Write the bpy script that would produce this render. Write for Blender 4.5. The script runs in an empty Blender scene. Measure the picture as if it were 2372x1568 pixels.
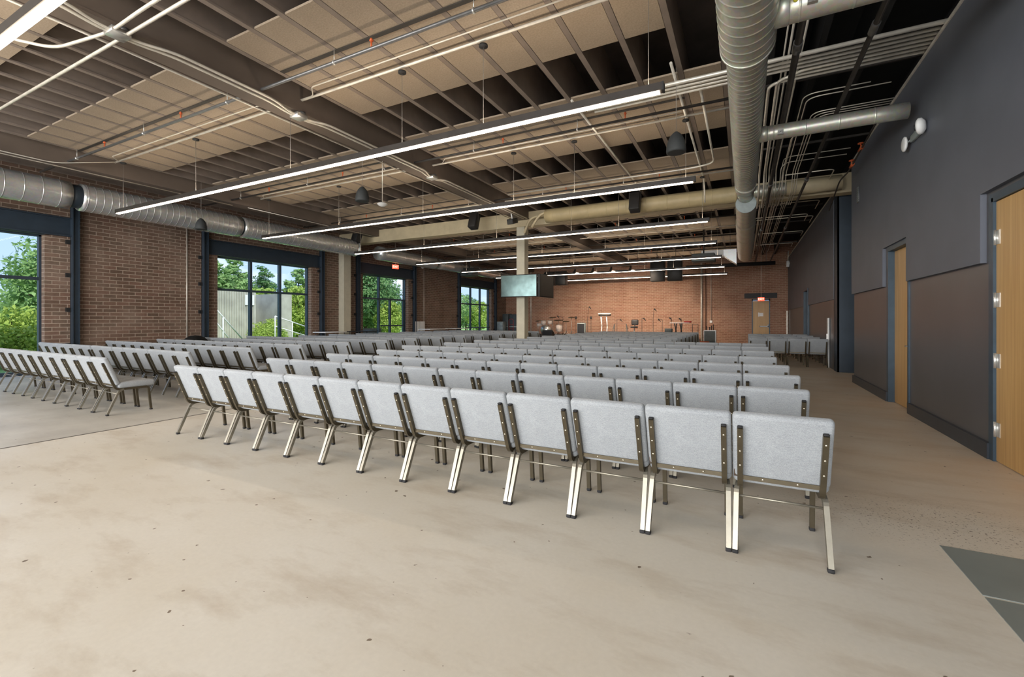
import bpy, bmesh, math, random
from mathutils import Vector, Matrix
random.seed(7)
PI = math.pi
scene = bpy.context.scene
COL = scene.collection

# ------------------------------------------------------------------ camera
EYE = 1.40
YAW = math.radians(27.3)
FPX = 1041.0
cam_data = bpy.data.cameras.new('camera')
cam_data.sensor_width = 36.0
cam_data.lens = 36.0 * FPX / 2372.0
cam_data.shift_y = -42.0 / 2372.0
cam_data.clip_end = 500
cam = bpy.data.objects.new('camera', cam_data)
cam.location = (0, 0, EYE)
cam.rotation_euler = (PI / 2, 0, YAW)
COL.objects.link(cam)
scene.camera = cam

# ------------------------------------------------------------------ exposure
scene.view_settings.view_transform = 'Standard'
scene.view_settings.look = 'None'
scene.view_settings.gamma = 1.0
scene.view_settings.use_curve_mapping = False
scene.view_settings.exposure = 0.62

# ------------------------------------------------------------------ sky
world = bpy.data.worlds.new('sky_world')
scene.world = world
world.use_nodes = True
wn = world.node_tree
wn.nodes.clear()
w_out = wn.nodes.new('ShaderNodeOutputWorld')
w_bg = wn.nodes.new('ShaderNodeBackground')
w_tc = wn.nodes.new('ShaderNodeTexCoord')
w_sep = wn.nodes.new('ShaderNodeSeparateXYZ')
w_ramp = wn.nodes.new('ShaderNodeValToRGB')
w_ramp.color_ramp.elements[0].position = 0.0
w_ramp.color_ramp.elements[0].color = (0.52, 0.66, 0.95, 1)
w_ramp.color_ramp.elements[1].position = 0.55
w_ramp.color_ramp.elements[1].color = (0.16, 0.34, 0.82, 1)
w_map = wn.nodes.new('ShaderNodeMapping')
w_map.inputs['Scale'].default_value = (1.6, 1.6, 4.5)
w_noise = wn.nodes.new('ShaderNodeTexNoise')
w_noise.inputs['Scale'].default_value = 2.2
w_noise.inputs['Detail'].default_value = 6
w_cr = wn.nodes.new('ShaderNodeValToRGB')
w_cr.color_ramp.elements[0].position = 0.50
w_cr.color_ramp.elements[1].position = 0.66
w_mix = wn.nodes.new('ShaderNodeMix')
w_mix.data_type = 'RGBA'
w_mix.inputs['B'].default_value = (0.92, 0.94, 1.0, 1)
L = wn.links.new
L(w_tc.outputs['Generated'], w_sep.inputs[0])
L(w_sep.outputs['Z'], w_ramp.inputs[0])
L(w_tc.outputs['Generated'], w_map.inputs[0])
L(w_map.outputs[0], w_noise.inputs['Vector'])
L(w_noise.outputs['Fac'], w_cr.inputs[0])
L(w_cr.outputs[0], w_mix.inputs['Factor'])
L(w_ramp.outputs[0], w_mix.inputs['A'])
L(w_mix.outputs['Result'], w_bg.inputs['Color'])
w_bg.inputs['Strength'].default_value = 1.0
L(w_bg.outputs[0], w_out.inputs[0])

# ------------------------------------------------------------------ sun and added fill light
sun_d = bpy.data.lights.new('sun', 'SUN')
sun_d.energy = 3.2
sun_d.angle = math.radians(1.5)
sun_d.color = (1.0, 0.95, 0.86)
sun = bpy.data.objects.new('sun', sun_d)
sun.rotation_euler = Vector((-0.62, 0.25, -0.75)).to_track_quat('-Z', 'Y').to_euler()
COL.objects.link(sun)


def area(name, loc, target, sx, sy, watts, color):
    d = bpy.data.lights.new(name, 'AREA')
    d.shape = 'RECTANGLE'
    d.size = sx
    d.size_y = sy
    d.energy = watts
    d.color = color
    o = bpy.data.objects.new(name, d)
    o.location = loc
    o.rotation_euler = (Vector(target) - Vector(loc)).to_track_quat('-Z', 'Y').to_euler()
    COL.objects.link(o)
    return o


# daylight lamps, added as fill at assumed openings behind the camera
DAY = (1.0, 0.985, 0.95)
for ax in (-13.2, -8.8, -4.4, -0.3):
    area('daylight_fill', (ax, -6.85, 2.9), (ax, 1.5, 0.0), 3.6, 4.4, 420, DAY)

# ------------------------------------------------------------------ geometry helpers
SN, CS = math.sin(YAW), math.cos(YAW)


def at_y(px, py, Y):
    """World point on the plane at depth Y down the hall seen at photo pixel px, py."""
    a = (px - 1186.0) / FPX
    d = Y / (CS + SN * a)
    return Vector((d * (-SN + CS * a), Y, EYE + d * (742.0 - py) / FPX))


def at_x(px, py, X):
    a = (px - 1186.0) / FPX
    d = X / (-SN + CS * a)
    return Vector((X, d * (CS + SN * a), EYE + d * (742.0 - py) / FPX))


class MB:
    """Collects shapes for ONE mesh object."""

    def __init__(self):
        self.v = []
        self.f = []
        self.smooth = []

    def add(self, vs, fs, smooth=False):
        n = len(self.v)
        self.v += [tuple(p) for p in vs]
        self.f += [tuple(i + n for i in f) for f in fs]
        self.smooth += [smooth] * len(fs)
        return self

    def box(self, x0, x1, y0, y1, z0, z1, M=None):
        vs = [(x0, y0, z0), (x1, y0, z0), (x1, y1, z0), (x0, y1, z0), (x0, y0, z1), (x1, y0, z1), (x1, y1, z1), (x0, y1, z1)]
        if M is not None:
            vs = [M @ Vector(p) for p in vs]
        return self.add(vs, [(0, 3, 2, 1), (4, 5, 6, 7), (0, 1, 5, 4), (1, 2, 6, 5), (2, 3, 7, 6), (3, 0, 4, 7)])

    def rbox(self, x0, x1, y0, y1, z0, z1, r=0.02, seg=3, M=None, smooth=True):
        bm = bmesh.new()
        bmesh.ops.create_cube(bm, size=1)
        for v in bm.verts:
            v.co = Vector(((x0 + x1) / 2 + v.co.x * (x1 - x0), (y0 + y1) / 2 + v.co.y * (y1 - y0), (z0 + z1) / 2 + v.co.z * (z1 - z0)))
        bmesh.ops.bevel(bm, geom=bm.edges[:], offset=r, segments=seg, profile=0.5, affect='EDGES')
        bm.verts.index_update()
        vs = [v.co.copy() for v in bm.verts]
        fs = [tuple(v.index for v in f.verts) for f in bm.faces]
        bm.free()
        if M is not None:
            vs = [M @ p for p in vs]
        return self.add(vs, fs, smooth)

    def tube(self, pts, r, n=8, cap=True, smooth=True, square=False, flat=None):
        """Tube along a polyline; r a number or a list. square=True gives a square section."""
        pts = [Vector(p) for p in pts]
        rs = r if isinstance(r, (list, tuple)) else [r] * len(pts)
        if square:
            n = 4
        rings = []
        prev_u = None
        for i, p in enumerate(pts):
            if i == 0:
                t = pts[1] - pts[0]
            elif i == len(pts) - 1:
                t = pts[-1] - pts[-2]
            else:
                t = (pts[i + 1] - p).normalized() + (p - pts[i - 1]).normalized()
            t = t.normalized() if t.length > 1e-9 else Vector((0, 0, 1))
            if prev_u is None:
                ref = Vector((1, 0, 0)) if abs(t.x) < 0.9 else Vector((0, 0, 1))
                u = (ref - t * ref.dot(t)).normalized()
            else:
                u = prev_u - t * prev_u.dot(t)
                u = u.normalized() if u.length > 1e-6 else t.orthogonal().normalized()
            prev_u = u
            w = t.cross(u)
            ring = []
            for k in range(n):
                a = 2 * PI * k / n + (PI / 4 if square else 0)
                rr = rs[i] * (math.sqrt(2) if square else 1)
                fl = flat if flat else 1
                ring.append(p + u * math.cos(a) * rr + w * math.sin(a) * rr * fl)
            rings.append(ring)
        vs = [q for ring in rings for q in ring]
        fs = []
        for i in range(len(rings) - 1):
            for k in range(n):
                a, b = i * n + k, i * n + (k + 1) % n
                fs.append((a, b, b + n, a + n))
        self.add(vs, fs, smooth and not square)
        if cap:
            m = len(self.v) - len(vs)
            self.f.append(tuple(m + k for k in reversed(range(n))))
            self.f.append(tuple(m + (len(rings) - 1) * n + k for k in range(n)))
            self.smooth += [False, False]
        return self

    def lathe(self, prof, n=20, M=None, smooth=True):
        """prof: list of (radius, z); revolved round Z."""
        vs, fs = [], []
        for (r, z) in prof:
            for k in range(n):
                a = 2 * PI * k / n
                vs.append(Vector((r * math.cos(a), r * math.sin(a), z)))
        for i in range(len(prof) - 1):
            for k in range(n):
                a, b = i * n + k, i * n + (k + 1) % n
                fs.append((a, b, b + n, a + n))
        if prof[0][0] > 1e-4:
            fs.append(tuple(reversed(range(n))))
        if prof[-1][0] > 1e-4:
            fs.append(tuple((len(prof) - 1) * n + k for k in range(n)))
        if M is not None:
            vs = [M @ p for p in vs]
        return self.add(vs, fs, smooth)

    def mesh(self, name, m):
        me = bpy.data.meshes.new(name)
        me.from_pydata(self.v, [], self.f)
        me.polygons.foreach_set('use_smooth', self.smooth)
        me.update()
        bm = bmesh.new()
        bm.from_mesh(me)
        bmesh.ops.recalc_face_normals(bm, faces=bm.faces[:])
        bm.to_mesh(me)
        bm.free()
        if m is not None:
            me.materials.append(m)
        return me

    def build(self, name, m, parent=None, loc=None):
        return link(name, self.mesh(name, m), parent, loc)


def link(name, me, parent=None, loc=None):
    o = bpy.data.objects.new(name, me)
    COL.objects.link(o)
    if loc is not None:
        o.location = loc
    if parent is not None:
        o.parent = parent
    return o


def tag(o, label=None, cat=None, group=None, kind=None):
    if label:
        o['label'] = label
    if cat:
        o['category'] = cat
    if group:
        o['group'] = group
    if kind:
        o['kind'] = kind
    return o


def thing(name, label, cat, loc=(0, 0, 0), rz=0.0, group=None):
    o = bpy.data.objects.new(name, None)
    o.empty_display_size = 0.1
    COL.objects.link(o)
    o.location = loc
    o.rotation_euler = (0, 0, rz)
    return tag(o, label, cat, group)


def struct(name, mb, m):
    return tag(mb.build(name, m), kind='structure')


def copy_tree(o, parent=None):
    c = o.copy()
    COL.objects.link(c)
    c.parent = parent
    for ch in list(KIDS.get(o.name, [])):
        copy_tree_child(ch, c)
    return c


KIDS = {}


def copy_tree_child(o, parent):
    c = o.copy()
    COL.objects.link(c)
    c.parent = parent
    for ch in KIDS.get(o.name, []):
        copy_tree_child(ch, c)


def register(root):
    """Remember the children of a finished thing so that it can be copied cheaply."""
    KIDS[root.name] = [c for c in root.children]
    for c in root.children:
        register(c)


def bend(pts, r=0.15, n=5):
    """Round the corners of a polyline."""
    pts = [Vector(p) for p in pts]
    out = [pts[0]]
    for i in range(1, len(pts) - 1):
        a, b, c = pts[i - 1], pts[i], pts[i + 1]
        rr = min(r, (a - b).length * 0.45, (c - b).length * 0.45)
        p0 = b + (a - b).normalized() * rr
        p1 = b + (c - b).normalized() * rr
        for k in range(n + 1):
            t = k / n
            out.append(p0 * (1 - t) ** 2 + b * 2 * t * (1 - t) + p1 * t * t)
    out.append(pts[-1])
    return out


ORD = ['first', 'second', 'third', 'fourth', 'fifth', 'sixth', 'seventh', 'eighth', 'ninth', 'tenth', 'eleventh', 'twelfth',
       'thirteenth', 'fourteenth', 'fifteenth', 'sixteenth', 'seventeenth', 'eighteenth', 'nineteenth', 'twentieth',
       'twenty-first', 'twenty-second', 'twenty-third', 'twenty-fourth', 'twenty-fifth', 'twenty-sixth', 'twenty-seventh',
       'twenty-eighth', 'twenty-ninth', 'thirtieth']


# ------------------------------------------------------------------ materials
def s2l(*c):
    return tuple(((x / 255.0) / 12.92 if x / 255.0 <= 0.04045 else ((x / 255.0 + 0.055) / 1.055) ** 2.4) for x in c) + (1.0,)


def base_mat(name):
    m = bpy.data.materials.new(name)
    m.use_nodes = True
    nt = m.node_tree
    b = nt.nodes['Principled BSDF']
    return m, nt, b


def coords(nt, kind='Object', scale=(1, 1, 1)):
    tc = nt.nodes.new('ShaderNodeTexCoord')
    mp = nt.nodes.new('ShaderNodeMapping')
    mp.inputs['Scale'].default_value = scale
    nt.links.new(tc.outputs[kind], mp.inputs[0])
    return mp.outputs[0]


def mix(nt, fac, a, b, mode='MIX'):
    mx = nt.nodes.new('ShaderNodeMix')
    mx.data_type = 'RGBA'
    mx.blend_type = mode
    for key, val in (('Factor', fac), ('A', a), ('B', b)):
        if hasattr(val, 'is_linked') or hasattr(val, 'links'):
            nt.links.new(val, mx.inputs[key])
        else:
            mx.inputs[key].default_value = val
    return mx.outputs['Result']


def ramp(nt, src, p0, p1, c0=(0, 0, 0, 1), c1=(1, 1, 1, 1)):
    r = nt.nodes.new('ShaderNodeValToRGB')
    r.color_ramp.elements[0].position = p0
    r.color_ramp.elements[1].position = p1
    r.color_ramp.elements[0].color = c0
    r.color_ramp.elements[1].color = c1
    nt.links.new(src, r.inputs[0])
    return r.outputs[0]


def noise(nt, vec, scale, detail=4, rough=0.55):
    n = nt.nodes.new('ShaderNodeTexNoise')
    n.inputs['Scale'].default_value = scale
    n.inputs['Detail'].default_value = detail
    n.inputs['Roughness'].default_value = rough
    nt.links.new(vec, n.inputs['Vector'])
    return n.outputs['Fac']


def bump(nt, b, h, strength=0.3, dist=0.01):
    bp = nt.nodes.new('ShaderNodeBump')
    bp.inputs['Strength'].default_value = strength
    bp.inputs['Distance'].default_value = dist
    nt.links.new(h, bp.inputs['Height'])
    nt.links.new(bp.outputs[0], b.inputs['Normal'])


def simple(name, col, rough=0.5, metal=0.0, var=0.12, scale=6.0, stretch=(1, 1, 1), bmp=0.0, kind='Object'):
    """Plain painted or metal surface with a little procedural variation."""
    m, nt, b = base_mat(name)
    v = coords(nt, kind, stretch)
    n = noise(nt, v, scale, 3)
    c2 = tuple(min(1, x * (1 + var)) for x in col[:3]) + (1,)
    c1 = tuple(x * (1 - var) for x in col[:3]) + (1,)
    nt.links.new(ramp(nt, n, 0.35, 0.65, c1, c2), b.inputs['Base Color'])
    b.inputs['Roughness'].default_value = rough
    b.inputs['Metallic'].default_value = metal
    if bmp:
        bump(nt, b, n, bmp)
    return m


def emitter(name, col, strength):
    m, nt, b = base_mat(name)
    b.inputs['Base Color'].default_value = col
    b.inputs['Emission Color'].default_value = col
    b.inputs['Emission Strength'].default_value = strength
    return m


def mat_brick(name, c1, c2, mortar, bump_s=0.5):
    m, nt, b = base_mat(name)
    tc = nt.nodes.new('ShaderNodeTexCoord')
    sep = nt.nodes.new('ShaderNodeSeparateXYZ')
    nt.links.new(tc.outputs['Object'], sep.inputs[0])
    add = nt.nodes.new('ShaderNodeMath')
    nt.links.new(sep.outputs['X'], add.inputs[0])
    nt.links.new(sep.outputs['Y'], add.inputs[1])
    cmb = nt.nodes.new('ShaderNodeCombineXYZ')
    nt.links.new(add.outputs[0], cmb.inputs['X'])
    nt.links.new(sep.outputs['Z'], cmb.inputs['Y'])
    br = nt.nodes.new('ShaderNodeTexBrick')
    br.offset = 0.5
    br.inputs['Scale'].default_value = 1.0
    br.inputs['Brick Width'].default_value = 0.30
    br.inputs['Row Height'].default_value = 0.1016
    br.inputs['Mortar Size'].default_value = 0.009
    br.inputs['Mortar Smooth'].default_value = 0.25
    br.inputs['Color1'].default_value = c1
    br.inputs['Color2'].default_value = c2
    br.inputs['Mortar'].default_value = mortar
    nt.links.new(cmb.outputs[0], br.inputs['Vector'])
    n = noise(nt, tc.outputs['Object'], 1.3, 5)
    n2 = noise(nt, tc.outputs['Object'], 14, 4)
    col = mix(nt, ramp(nt, n, 0.4, 0.75), br.outputs['Color'], mix(nt, 0.35, br.outputs['Color'], mortar))
    col = mix(nt, 0.35, col, ramp(nt, n2, 0.3, 0.75, (0.55, 0.52, 0.5, 1), (1, 1, 1, 1)), 'MULTIPLY')
    nt.links.new(col, b.inputs['Base Color'])
    b.inputs['Roughness'].default_value = 0.75
    inv = nt.nodes.new('ShaderNodeMath')
    inv.operation = 'SUBTRACT'
    inv.inputs[0].default_value = 1.0
    nt.links.new(br.outputs['Fac'], inv.inputs[1])
    bump(nt, b, inv.outputs[0], bump_s, 0.008)
    return m


def mat_floor():
    m, nt, b = base_mat('polished_concrete')
    tc = nt.nodes.new('ShaderNodeTexCoord')
    v = tc.outputs['Object']
    warm = s2l(203, 195, 179)
    pale = s2l(213, 208, 197)
    big = noise(nt, v, 0.45, 5, 0.6)
    col = mix(nt, ramp(nt, big, 0.35, 0.66), warm, pale)
    mp = nt.nodes.new('ShaderNodeMapping')
    mp.inputs['Scale'].default_value = (0.7, 1.9, 1)
    mp.inputs['Rotation'].default_value = (0, 0, 0.5)
    nt.links.new(v, mp.inputs[0])
    scuff = noise(nt, mp.outputs[0], 1.6, 7, 0.65)
    col = mix(nt, ramp(nt, scuff, 0.50, 0.85), col, s2l(176, 162, 142))
    # concrete grows browner along the aisle toward the dark wall
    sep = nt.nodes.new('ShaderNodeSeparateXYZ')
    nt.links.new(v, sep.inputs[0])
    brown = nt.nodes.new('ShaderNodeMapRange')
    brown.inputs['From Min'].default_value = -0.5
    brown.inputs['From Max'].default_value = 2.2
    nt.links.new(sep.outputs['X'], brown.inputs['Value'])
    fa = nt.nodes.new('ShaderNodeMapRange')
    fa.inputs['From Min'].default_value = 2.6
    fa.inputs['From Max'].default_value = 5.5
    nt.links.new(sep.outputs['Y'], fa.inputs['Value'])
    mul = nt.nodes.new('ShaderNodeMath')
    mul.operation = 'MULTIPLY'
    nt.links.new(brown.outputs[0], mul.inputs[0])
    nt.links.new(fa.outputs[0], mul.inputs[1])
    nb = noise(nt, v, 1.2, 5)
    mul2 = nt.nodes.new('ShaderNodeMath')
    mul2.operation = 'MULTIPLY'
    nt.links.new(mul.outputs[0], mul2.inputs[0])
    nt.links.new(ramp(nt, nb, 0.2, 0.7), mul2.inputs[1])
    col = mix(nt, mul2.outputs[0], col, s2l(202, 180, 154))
    # the older, greyer slab beyond the saw-cut joint
    left = nt.nodes.new('ShaderNodeMath')
    left.operation = 'LESS_THAN'
    left.inputs[1].default_value = -7.2
    nt.links.new(sep.outputs['X'], left.inputs[0])
    grey = mix(nt, ramp(nt, noise(nt, v, 0.9, 5), 0.35, 0.7), s2l(160, 157, 150), s2l(200, 197, 188))
    col = mix(nt, left.outputs[0], col, mix(nt, 0.75, col, grey))
    # small dark chips
    chips = noise(nt, v, 16, 2, 0.4)
    col = mix(nt, ramp(nt, chips, 0.745, 0.76), col, s2l(120, 106, 90))
    # gritty spalled patch on the floor between the end chair and the maple door
    gp = nt.nodes.new('ShaderNodeMapping')
    gp.inputs['Location'].default_value = (-1.25 * 0.8, -4.1 * 1.6, 0)
    gp.inputs['Scale'].default_value = (0.8, 1.6, 0)
    nt.links.new(v, gp.inputs[0])
    ln = nt.nodes.new('ShaderNodeVectorMath')
    ln.operation = 'LENGTH'
    nt.links.new(gp.outputs[0], ln.inputs[0])
    gm_ = ramp(nt, ln.outputs['Value'], 0.25, 1.1, (1, 1, 1, 1), (0, 0, 0, 1))
    grit = ramp(nt, noise(nt, v, 55, 3, 0.6), 0.60, 0.64)
    gm2 = nt.nodes.new('ShaderNodeMath')
    gm2.operation = 'MULTIPLY'
    nt.links.new(gm_, gm2.inputs[0])
    nt.links.new(grit, gm2.inputs[1])
    col = mix(nt, gm2.outputs[0], col, s2l(98, 84, 70))
    fine = noise(nt, v, 38, 3)
    col = mix(nt, 0.12, col, ramp(nt, fine, 0.3, 0.7, (0.6, 0.6, 0.6, 1), (1, 1, 1, 1)), 'MULTIPLY')
    nt.links.new(col, b.inputs['Base Color'])
    rr = nt.nodes.new('ShaderNodeMapRange')
    rr.inputs['To Min'].default_value = 0.28
    rr.inputs['To Max'].default_value = 0.55
    nt.links.new(scuff, rr.inputs['Value'])
    nt.links.new(rr.outputs[0], b.inputs['Roughness'])
    b.inputs['Specular IOR Level'].default_value = 0.35
    bump(nt, b, scuff, 0.04, 0.01)
    return m


def mat_fabric():
    m, nt, b = base_mat('heather_grey_fabric')
    v = coords(nt, 'Object', (1, 1, 1))
    n1 = noise(nt, v, 210, 3, 0.7)
    mp = nt.nodes.new('ShaderNodeMapping')
    mp.inputs['Scale'].default_value = (40, 40, 260)
    nt.links.new(v, mp.inputs[0])
    n2 = noise(nt, mp.outputs[0], 1.0, 2)
    n3 = noise(nt, v, 9, 4)
    col = mix(nt, ramp(nt, n1, 0.38, 0.62), s2l(128, 132, 137), s2l(172, 176, 179))
    col = mix(nt, 0.35, col, ramp(nt, n2, 0.35, 0.65, s2l(134, 139, 143), s2l(170, 174, 177)))
    col = mix(nt, 0.25, col, ramp(nt, n3, 0.35, 0.65, s2l(140, 144, 148), s2l(165, 170, 173)))
    nt.links.new(col, b.inputs['Base Color'])
    b.inputs['Roughness'].default_value = 0.95
    b.inputs['Specular IOR Level'].default_value = 0.1
    b.inputs['Sheen Weight'].default_value = 0.15
    bump(nt, b, n1, 0.25, 0.002)
    return m


def mat_wood_door():
    m, nt, b = base_mat('maple_door')
    v = coords(nt, 'Object', (9, 9, 0.35))
    n = noise(nt, v, 2.2, 6, 0.6)
    v2 = coords(nt, 'Object', (60, 60, 0.8))
    n2 = noise(nt, v2, 1.0, 3)
    col = mix(nt, ramp(nt, n, 0.3, 0.7), s2l(172, 134, 80), s2l(198, 160, 104))
    col = mix(nt, 0.3, col, ramp(nt, n2, 0.35, 0.65, s2l(164, 126, 74), s2l(202, 166, 110)))
    nt.links.new(col, b.inputs['Base Color'])
    b.inputs['Roughness'].default_value = 0.4
    return m


def mat_panel():
    m, nt, b = base_mat('wood_fibre_panel')
    v = coords(nt, 'Object')
    n = noise(nt, v, 45, 4, 0.7)
    n2 = noise(nt, v, 1.5, 3)
    col = mix(nt, ramp(nt, n, 0.3, 0.7), s2l(137, 121, 103), s2l(174, 157, 137))
    col = mix(nt, 0.3, col, ramp(nt, n2, 0.3, 0.7, s2l(140, 126, 108), s2l(170, 155, 137)))
    nt.links.new(col, b.inputs['Base Color'])
    b.inputs['Roughness'].default_value = 0.9
    bump(nt, b, n, 0.4, 0.004)
    return m


def mat_galv(name, col, rough=0.36):
    m, nt, b = base_mat(name)
    v = coords(nt, 'Object')
    vo = nt.nodes.new('ShaderNodeTexVoronoi')
    vo.inputs['Scale'].default_value = 28
    nt.links.new(v, vo.inputs['Vector'])
    n = noise(nt, v, 3, 3)
    c = mix(nt, 0.22, ramp(nt, n, 0.3, 0.7, tuple(x * 0.85 for x in col[:3]) + (1,), col), vo.outputs['Color'], 'SOFT_LIGHT')
    nt.links.new(c, b.inputs['Base Color'])
    b.inputs['Metallic'].default_value = 0.7
    b.inputs['Roughness'].default_value = rough
    return m


def mat_glass():
    m, nt, b = base_mat('window_glass')
    nt.nodes.remove(b)
    out = nt.nodes['Material Output']
    tr = nt.nodes.new('ShaderNodeBsdfTransparent')
    tr.inputs['Color'].default_value = (0.93, 0.96, 0.95, 1)
    gl = nt.nodes.new('ShaderNodeBsdfGlossy')
    gl.inputs['Roughness'].default_value = 0.02
    lw = nt.nodes.new('ShaderNodeFresnel')
    lw.inputs['IOR'].default_value = 1.22
    mx = nt.nodes.new('ShaderNodeMixShader')
    geo = nt.nodes.new('ShaderNodeNewGeometry')
    front = nt.nodes.new('ShaderNodeMath')
    front.operation = 'SUBTRACT'
    front.inputs[0].default_value = 1.0
    nt.links.new(geo.outputs['Backfacing'], front.inputs[1])
    fm = nt.nodes.new('ShaderNodeMath')
    fm.operation = 'MULTIPLY'
    nt.links.new(front.outputs[0], fm.inputs[0])
    nt.links.new(lw.outputs[0], fm.inputs[1])
    nt.links.new(fm.outputs[0], mx.inputs[0])
    nt.links.new(tr.outputs[0], mx.inputs[1])
    nt.links.new(gl.outputs[0], mx.inputs[2])
    nt.links.new(mx.outputs[0], out.inputs[0])
    return m


def mat_leaf(name, c1, c2):
    m, nt, b = base_mat(name)
    v = coords(nt, 'Object')
    n = noise(nt, v, 1.1, 4)
    g = nt.nodes.new('ShaderNodeNewGeometry')
    col = mix(nt, ramp(nt, n, 0.3, 0.7), c1, c2)
    col = mix(nt, 0.5, col, mix(nt, g.outputs['Random Per Island'], c1, c2))
    nt.links.new(col, b.inputs['Base Color'])
    b.inputs['Roughness'].default_value = 0.6
    b.inputs['Specular IOR Level'].default_value = 0.2
    tl = nt.nodes.new('ShaderNodeBsdfTranslucent')
    nt.links.new(col, tl.inputs['Color'])
    mx = nt.nodes.new('ShaderNodeMixShader')
    mx.inputs[0].default_value = 0.35
    out = nt.nodes['Material Output']
    nt.links.new(b.outputs[0], mx.inputs[1])
    nt.links.new(tl.outputs[0], mx.inputs[2])
    nt.links.new(mx.outputs[0], out.inputs[0])
    return m


M = {}
M['brick'] = mat_brick('brown_brick', s2l(124, 95, 80), s2l(101, 81, 66), s2l(172, 154, 138))
M['brick_far_lit'] = mat_brick('brown_brick_lit', s2l(160, 116, 94), s2l(140, 100, 78), s2l(192, 164, 142))  # same brick as the side wall, warm lamplight put into its colour
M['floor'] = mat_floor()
M['inset'] = simple('dark_slab', s2l(122, 128, 124), 0.5, 0, 0.1, 2.0)
M['joint'] = simple('joint_filler', s2l(88, 82, 74), 0.8)
M['fabric'] = mat_fabric()
M['bronze'] = simple('bronze_paint', s2l(92, 84, 68), 0.38, 0.65, 0.1, 12)
M['leg'] = simple('leg_paint_lit', s2l(146, 141, 128), 0.38, 0.7, 0.08, 12)  # rear legs and rod: paler bronze, reflected light put into the colour
M['bolt'] = simple('steel_bolt', s2l(225, 215, 190), 0.3, 0.8)
M['rubber'] = simple('rubber_cap', s2l(38, 38, 40), 0.8)
M['ganging'] = simple('ganging_steel', s2l(92, 80, 72), 0.5, 0.4)
M['wall_up'] = simple('slate_paint', s2l(94, 98, 108), 0.55, 0, 0.05, 1.5)
M['wall_low'] = simple('charcoal_wall', s2l(80, 80, 83), 0.36, 0, 0.06, 1.2)
M['base'] = simple('baseboard_paint', s2l(44, 50, 58), 0.4)
M['steel_blue'] = simple('blue_black_steel', s2l(46, 58, 70), 0.5, 0.1, 0.08, 4)
M['frame_blue'] = simple('door_frame_paint', s2l(52, 70, 84), 0.4, 0.1)
M['wood'] = mat_wood_door()
M['chrome'] = simple('satin_steel', s2l(215, 215, 212), 0.3, 0.8)
M['panel'] = mat_panel()
M['joist'] = simple('joist_paint', s2l(130, 117, 107), 0.7, 0, 0.1, 3)
M['deck'] = simple('roof_deck', s2l(72, 63, 58), 0.85, 0, 0.2, 2)
M['deck_dark'] = simple('roof_deck_black', s2l(22, 22, 23), 0.85, 0, 0.2, 2)
M['girder'] = simple('girder_paint', s2l(104, 92, 82), 0.65, 0, 0.08, 2)
M['cream'] = simple('cream_beam', s2l(198, 184, 152), 0.6, 0, 0.08, 3)
M['cream_duct'] = simple('cream_duct', s2l(184, 168, 130), 0.5, 0, 0.08, 3)
M['column'] = simple('column_paint', s2l(196, 190, 170), 0.6, 0, 0.05, 5)
M['duct'] = mat_galv('galvanised_duct', (0.68, 0.68, 0.60, 1), 0.40)
M['duct_l'] = mat_galv('galvanised_duct_bright', (0.74, 0.76, 0.76, 1), 0.26)
M['conduit'] = simple('conduit_steel', s2l(226, 220, 208), 0.38, 0.4)
M['pipe'] = simple('sprinkler_pipe', s2l(120, 120, 120), 0.35, 0.6)
M['pipe_dark'] = simple('black_pipe', s2l(58, 54, 50), 0.5, 0.3)
M['wire'] = simple('suspension_wire', s2l(150, 145, 138), 0.5, 0.5)
M['black'] = simple('black_housing', s2l(34, 34, 35), 0.55, 0.1)
M['fixture'] = simple('fixture_black', s2l(52, 47, 43), 0.5, 0.2)
M['speaker'] = simple('speaker_charcoal', s2l(58, 61, 62), 0.7)
M['grille'] = simple('speaker_grille', s2l(44, 46, 50), 0.8, 0.1, 0.3, 150)
M['white'] = simple('white_plastic', s2l(235, 236, 236), 0.5, 0, 0.03)
M['amp_edge'] = simple('case_edge', s2l(150, 150, 148), 0.4, 0.6)
M['glass'] = mat_glass()
M['up_fill'] = emitter('up_fill_glow', (1.0, 0.84, 0.66, 1), 15.0)  # upward glow added to brighten the ceiling, out of view
M['led'] = emitter('led_lens', (1.0, 0.84, 0.66, 1), 11.0)
M['spot'] = emitter('spot_lens', (1.0, 0.72, 0.5, 1), 30.0)
M['exit'] = emitter('exit_red', (1.0, 0.10, 0.05, 1), 1.0)
M['exit_text'] = emitter('exit_letters', (1.0, 0.55, 0.42, 1), 2.0)
M['bark'] = simple('bark', s2l(96, 84, 68), 0.9, 0, 0.3, 8)
M['leaf1'] = mat_leaf('leaf_mid', s2l(112, 150, 88), s2l(172, 200, 130))
M['leaf2'] = mat_leaf('leaf_dark', s2l(82, 122, 74), s2l(134, 168, 106))
M['leaf3'] = mat_leaf('leaf_lime', s2l(136, 168, 70), s2l(194, 208, 110))
M['lawn'] = simple('lawn', s2l(136, 168, 84), 0.9, 0, 0.3, 1.2)
M['conc'] = simple('site_concrete', s2l(176, 174, 164), 0.9, 0, 0.14, 1.5)
M['drum'] = simple('drum_shell', s2l(214, 200, 190), 0.35, 0, 0.2, 20)
M['cymbal'] = simple('cymbal_bronze', s2l(70, 60, 44), 0.35, 0.6)
M['red'] = simple('red_metal', s2l(170, 44, 40), 0.5)
M['cab'] = simple('cabinet_grey', s2l(140, 150, 150), 0.5)
M['darkbox'] = simple('case_dark', s2l(70, 78, 80), 0.6)
M['stage'] = simple('stage_carpet', s2l(60, 56, 54), 0.9)
M['screen'] = simple('tv_screen', s2l(66, 80, 79), 0.16, 0.9, 0.25, 2.5)
M['orange'] = simple('orange_fitting', s2l(196, 92, 48), 0.5)
M['rust'] = simple('rust_brown', s2l(122, 88, 70), 0.6)
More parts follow.
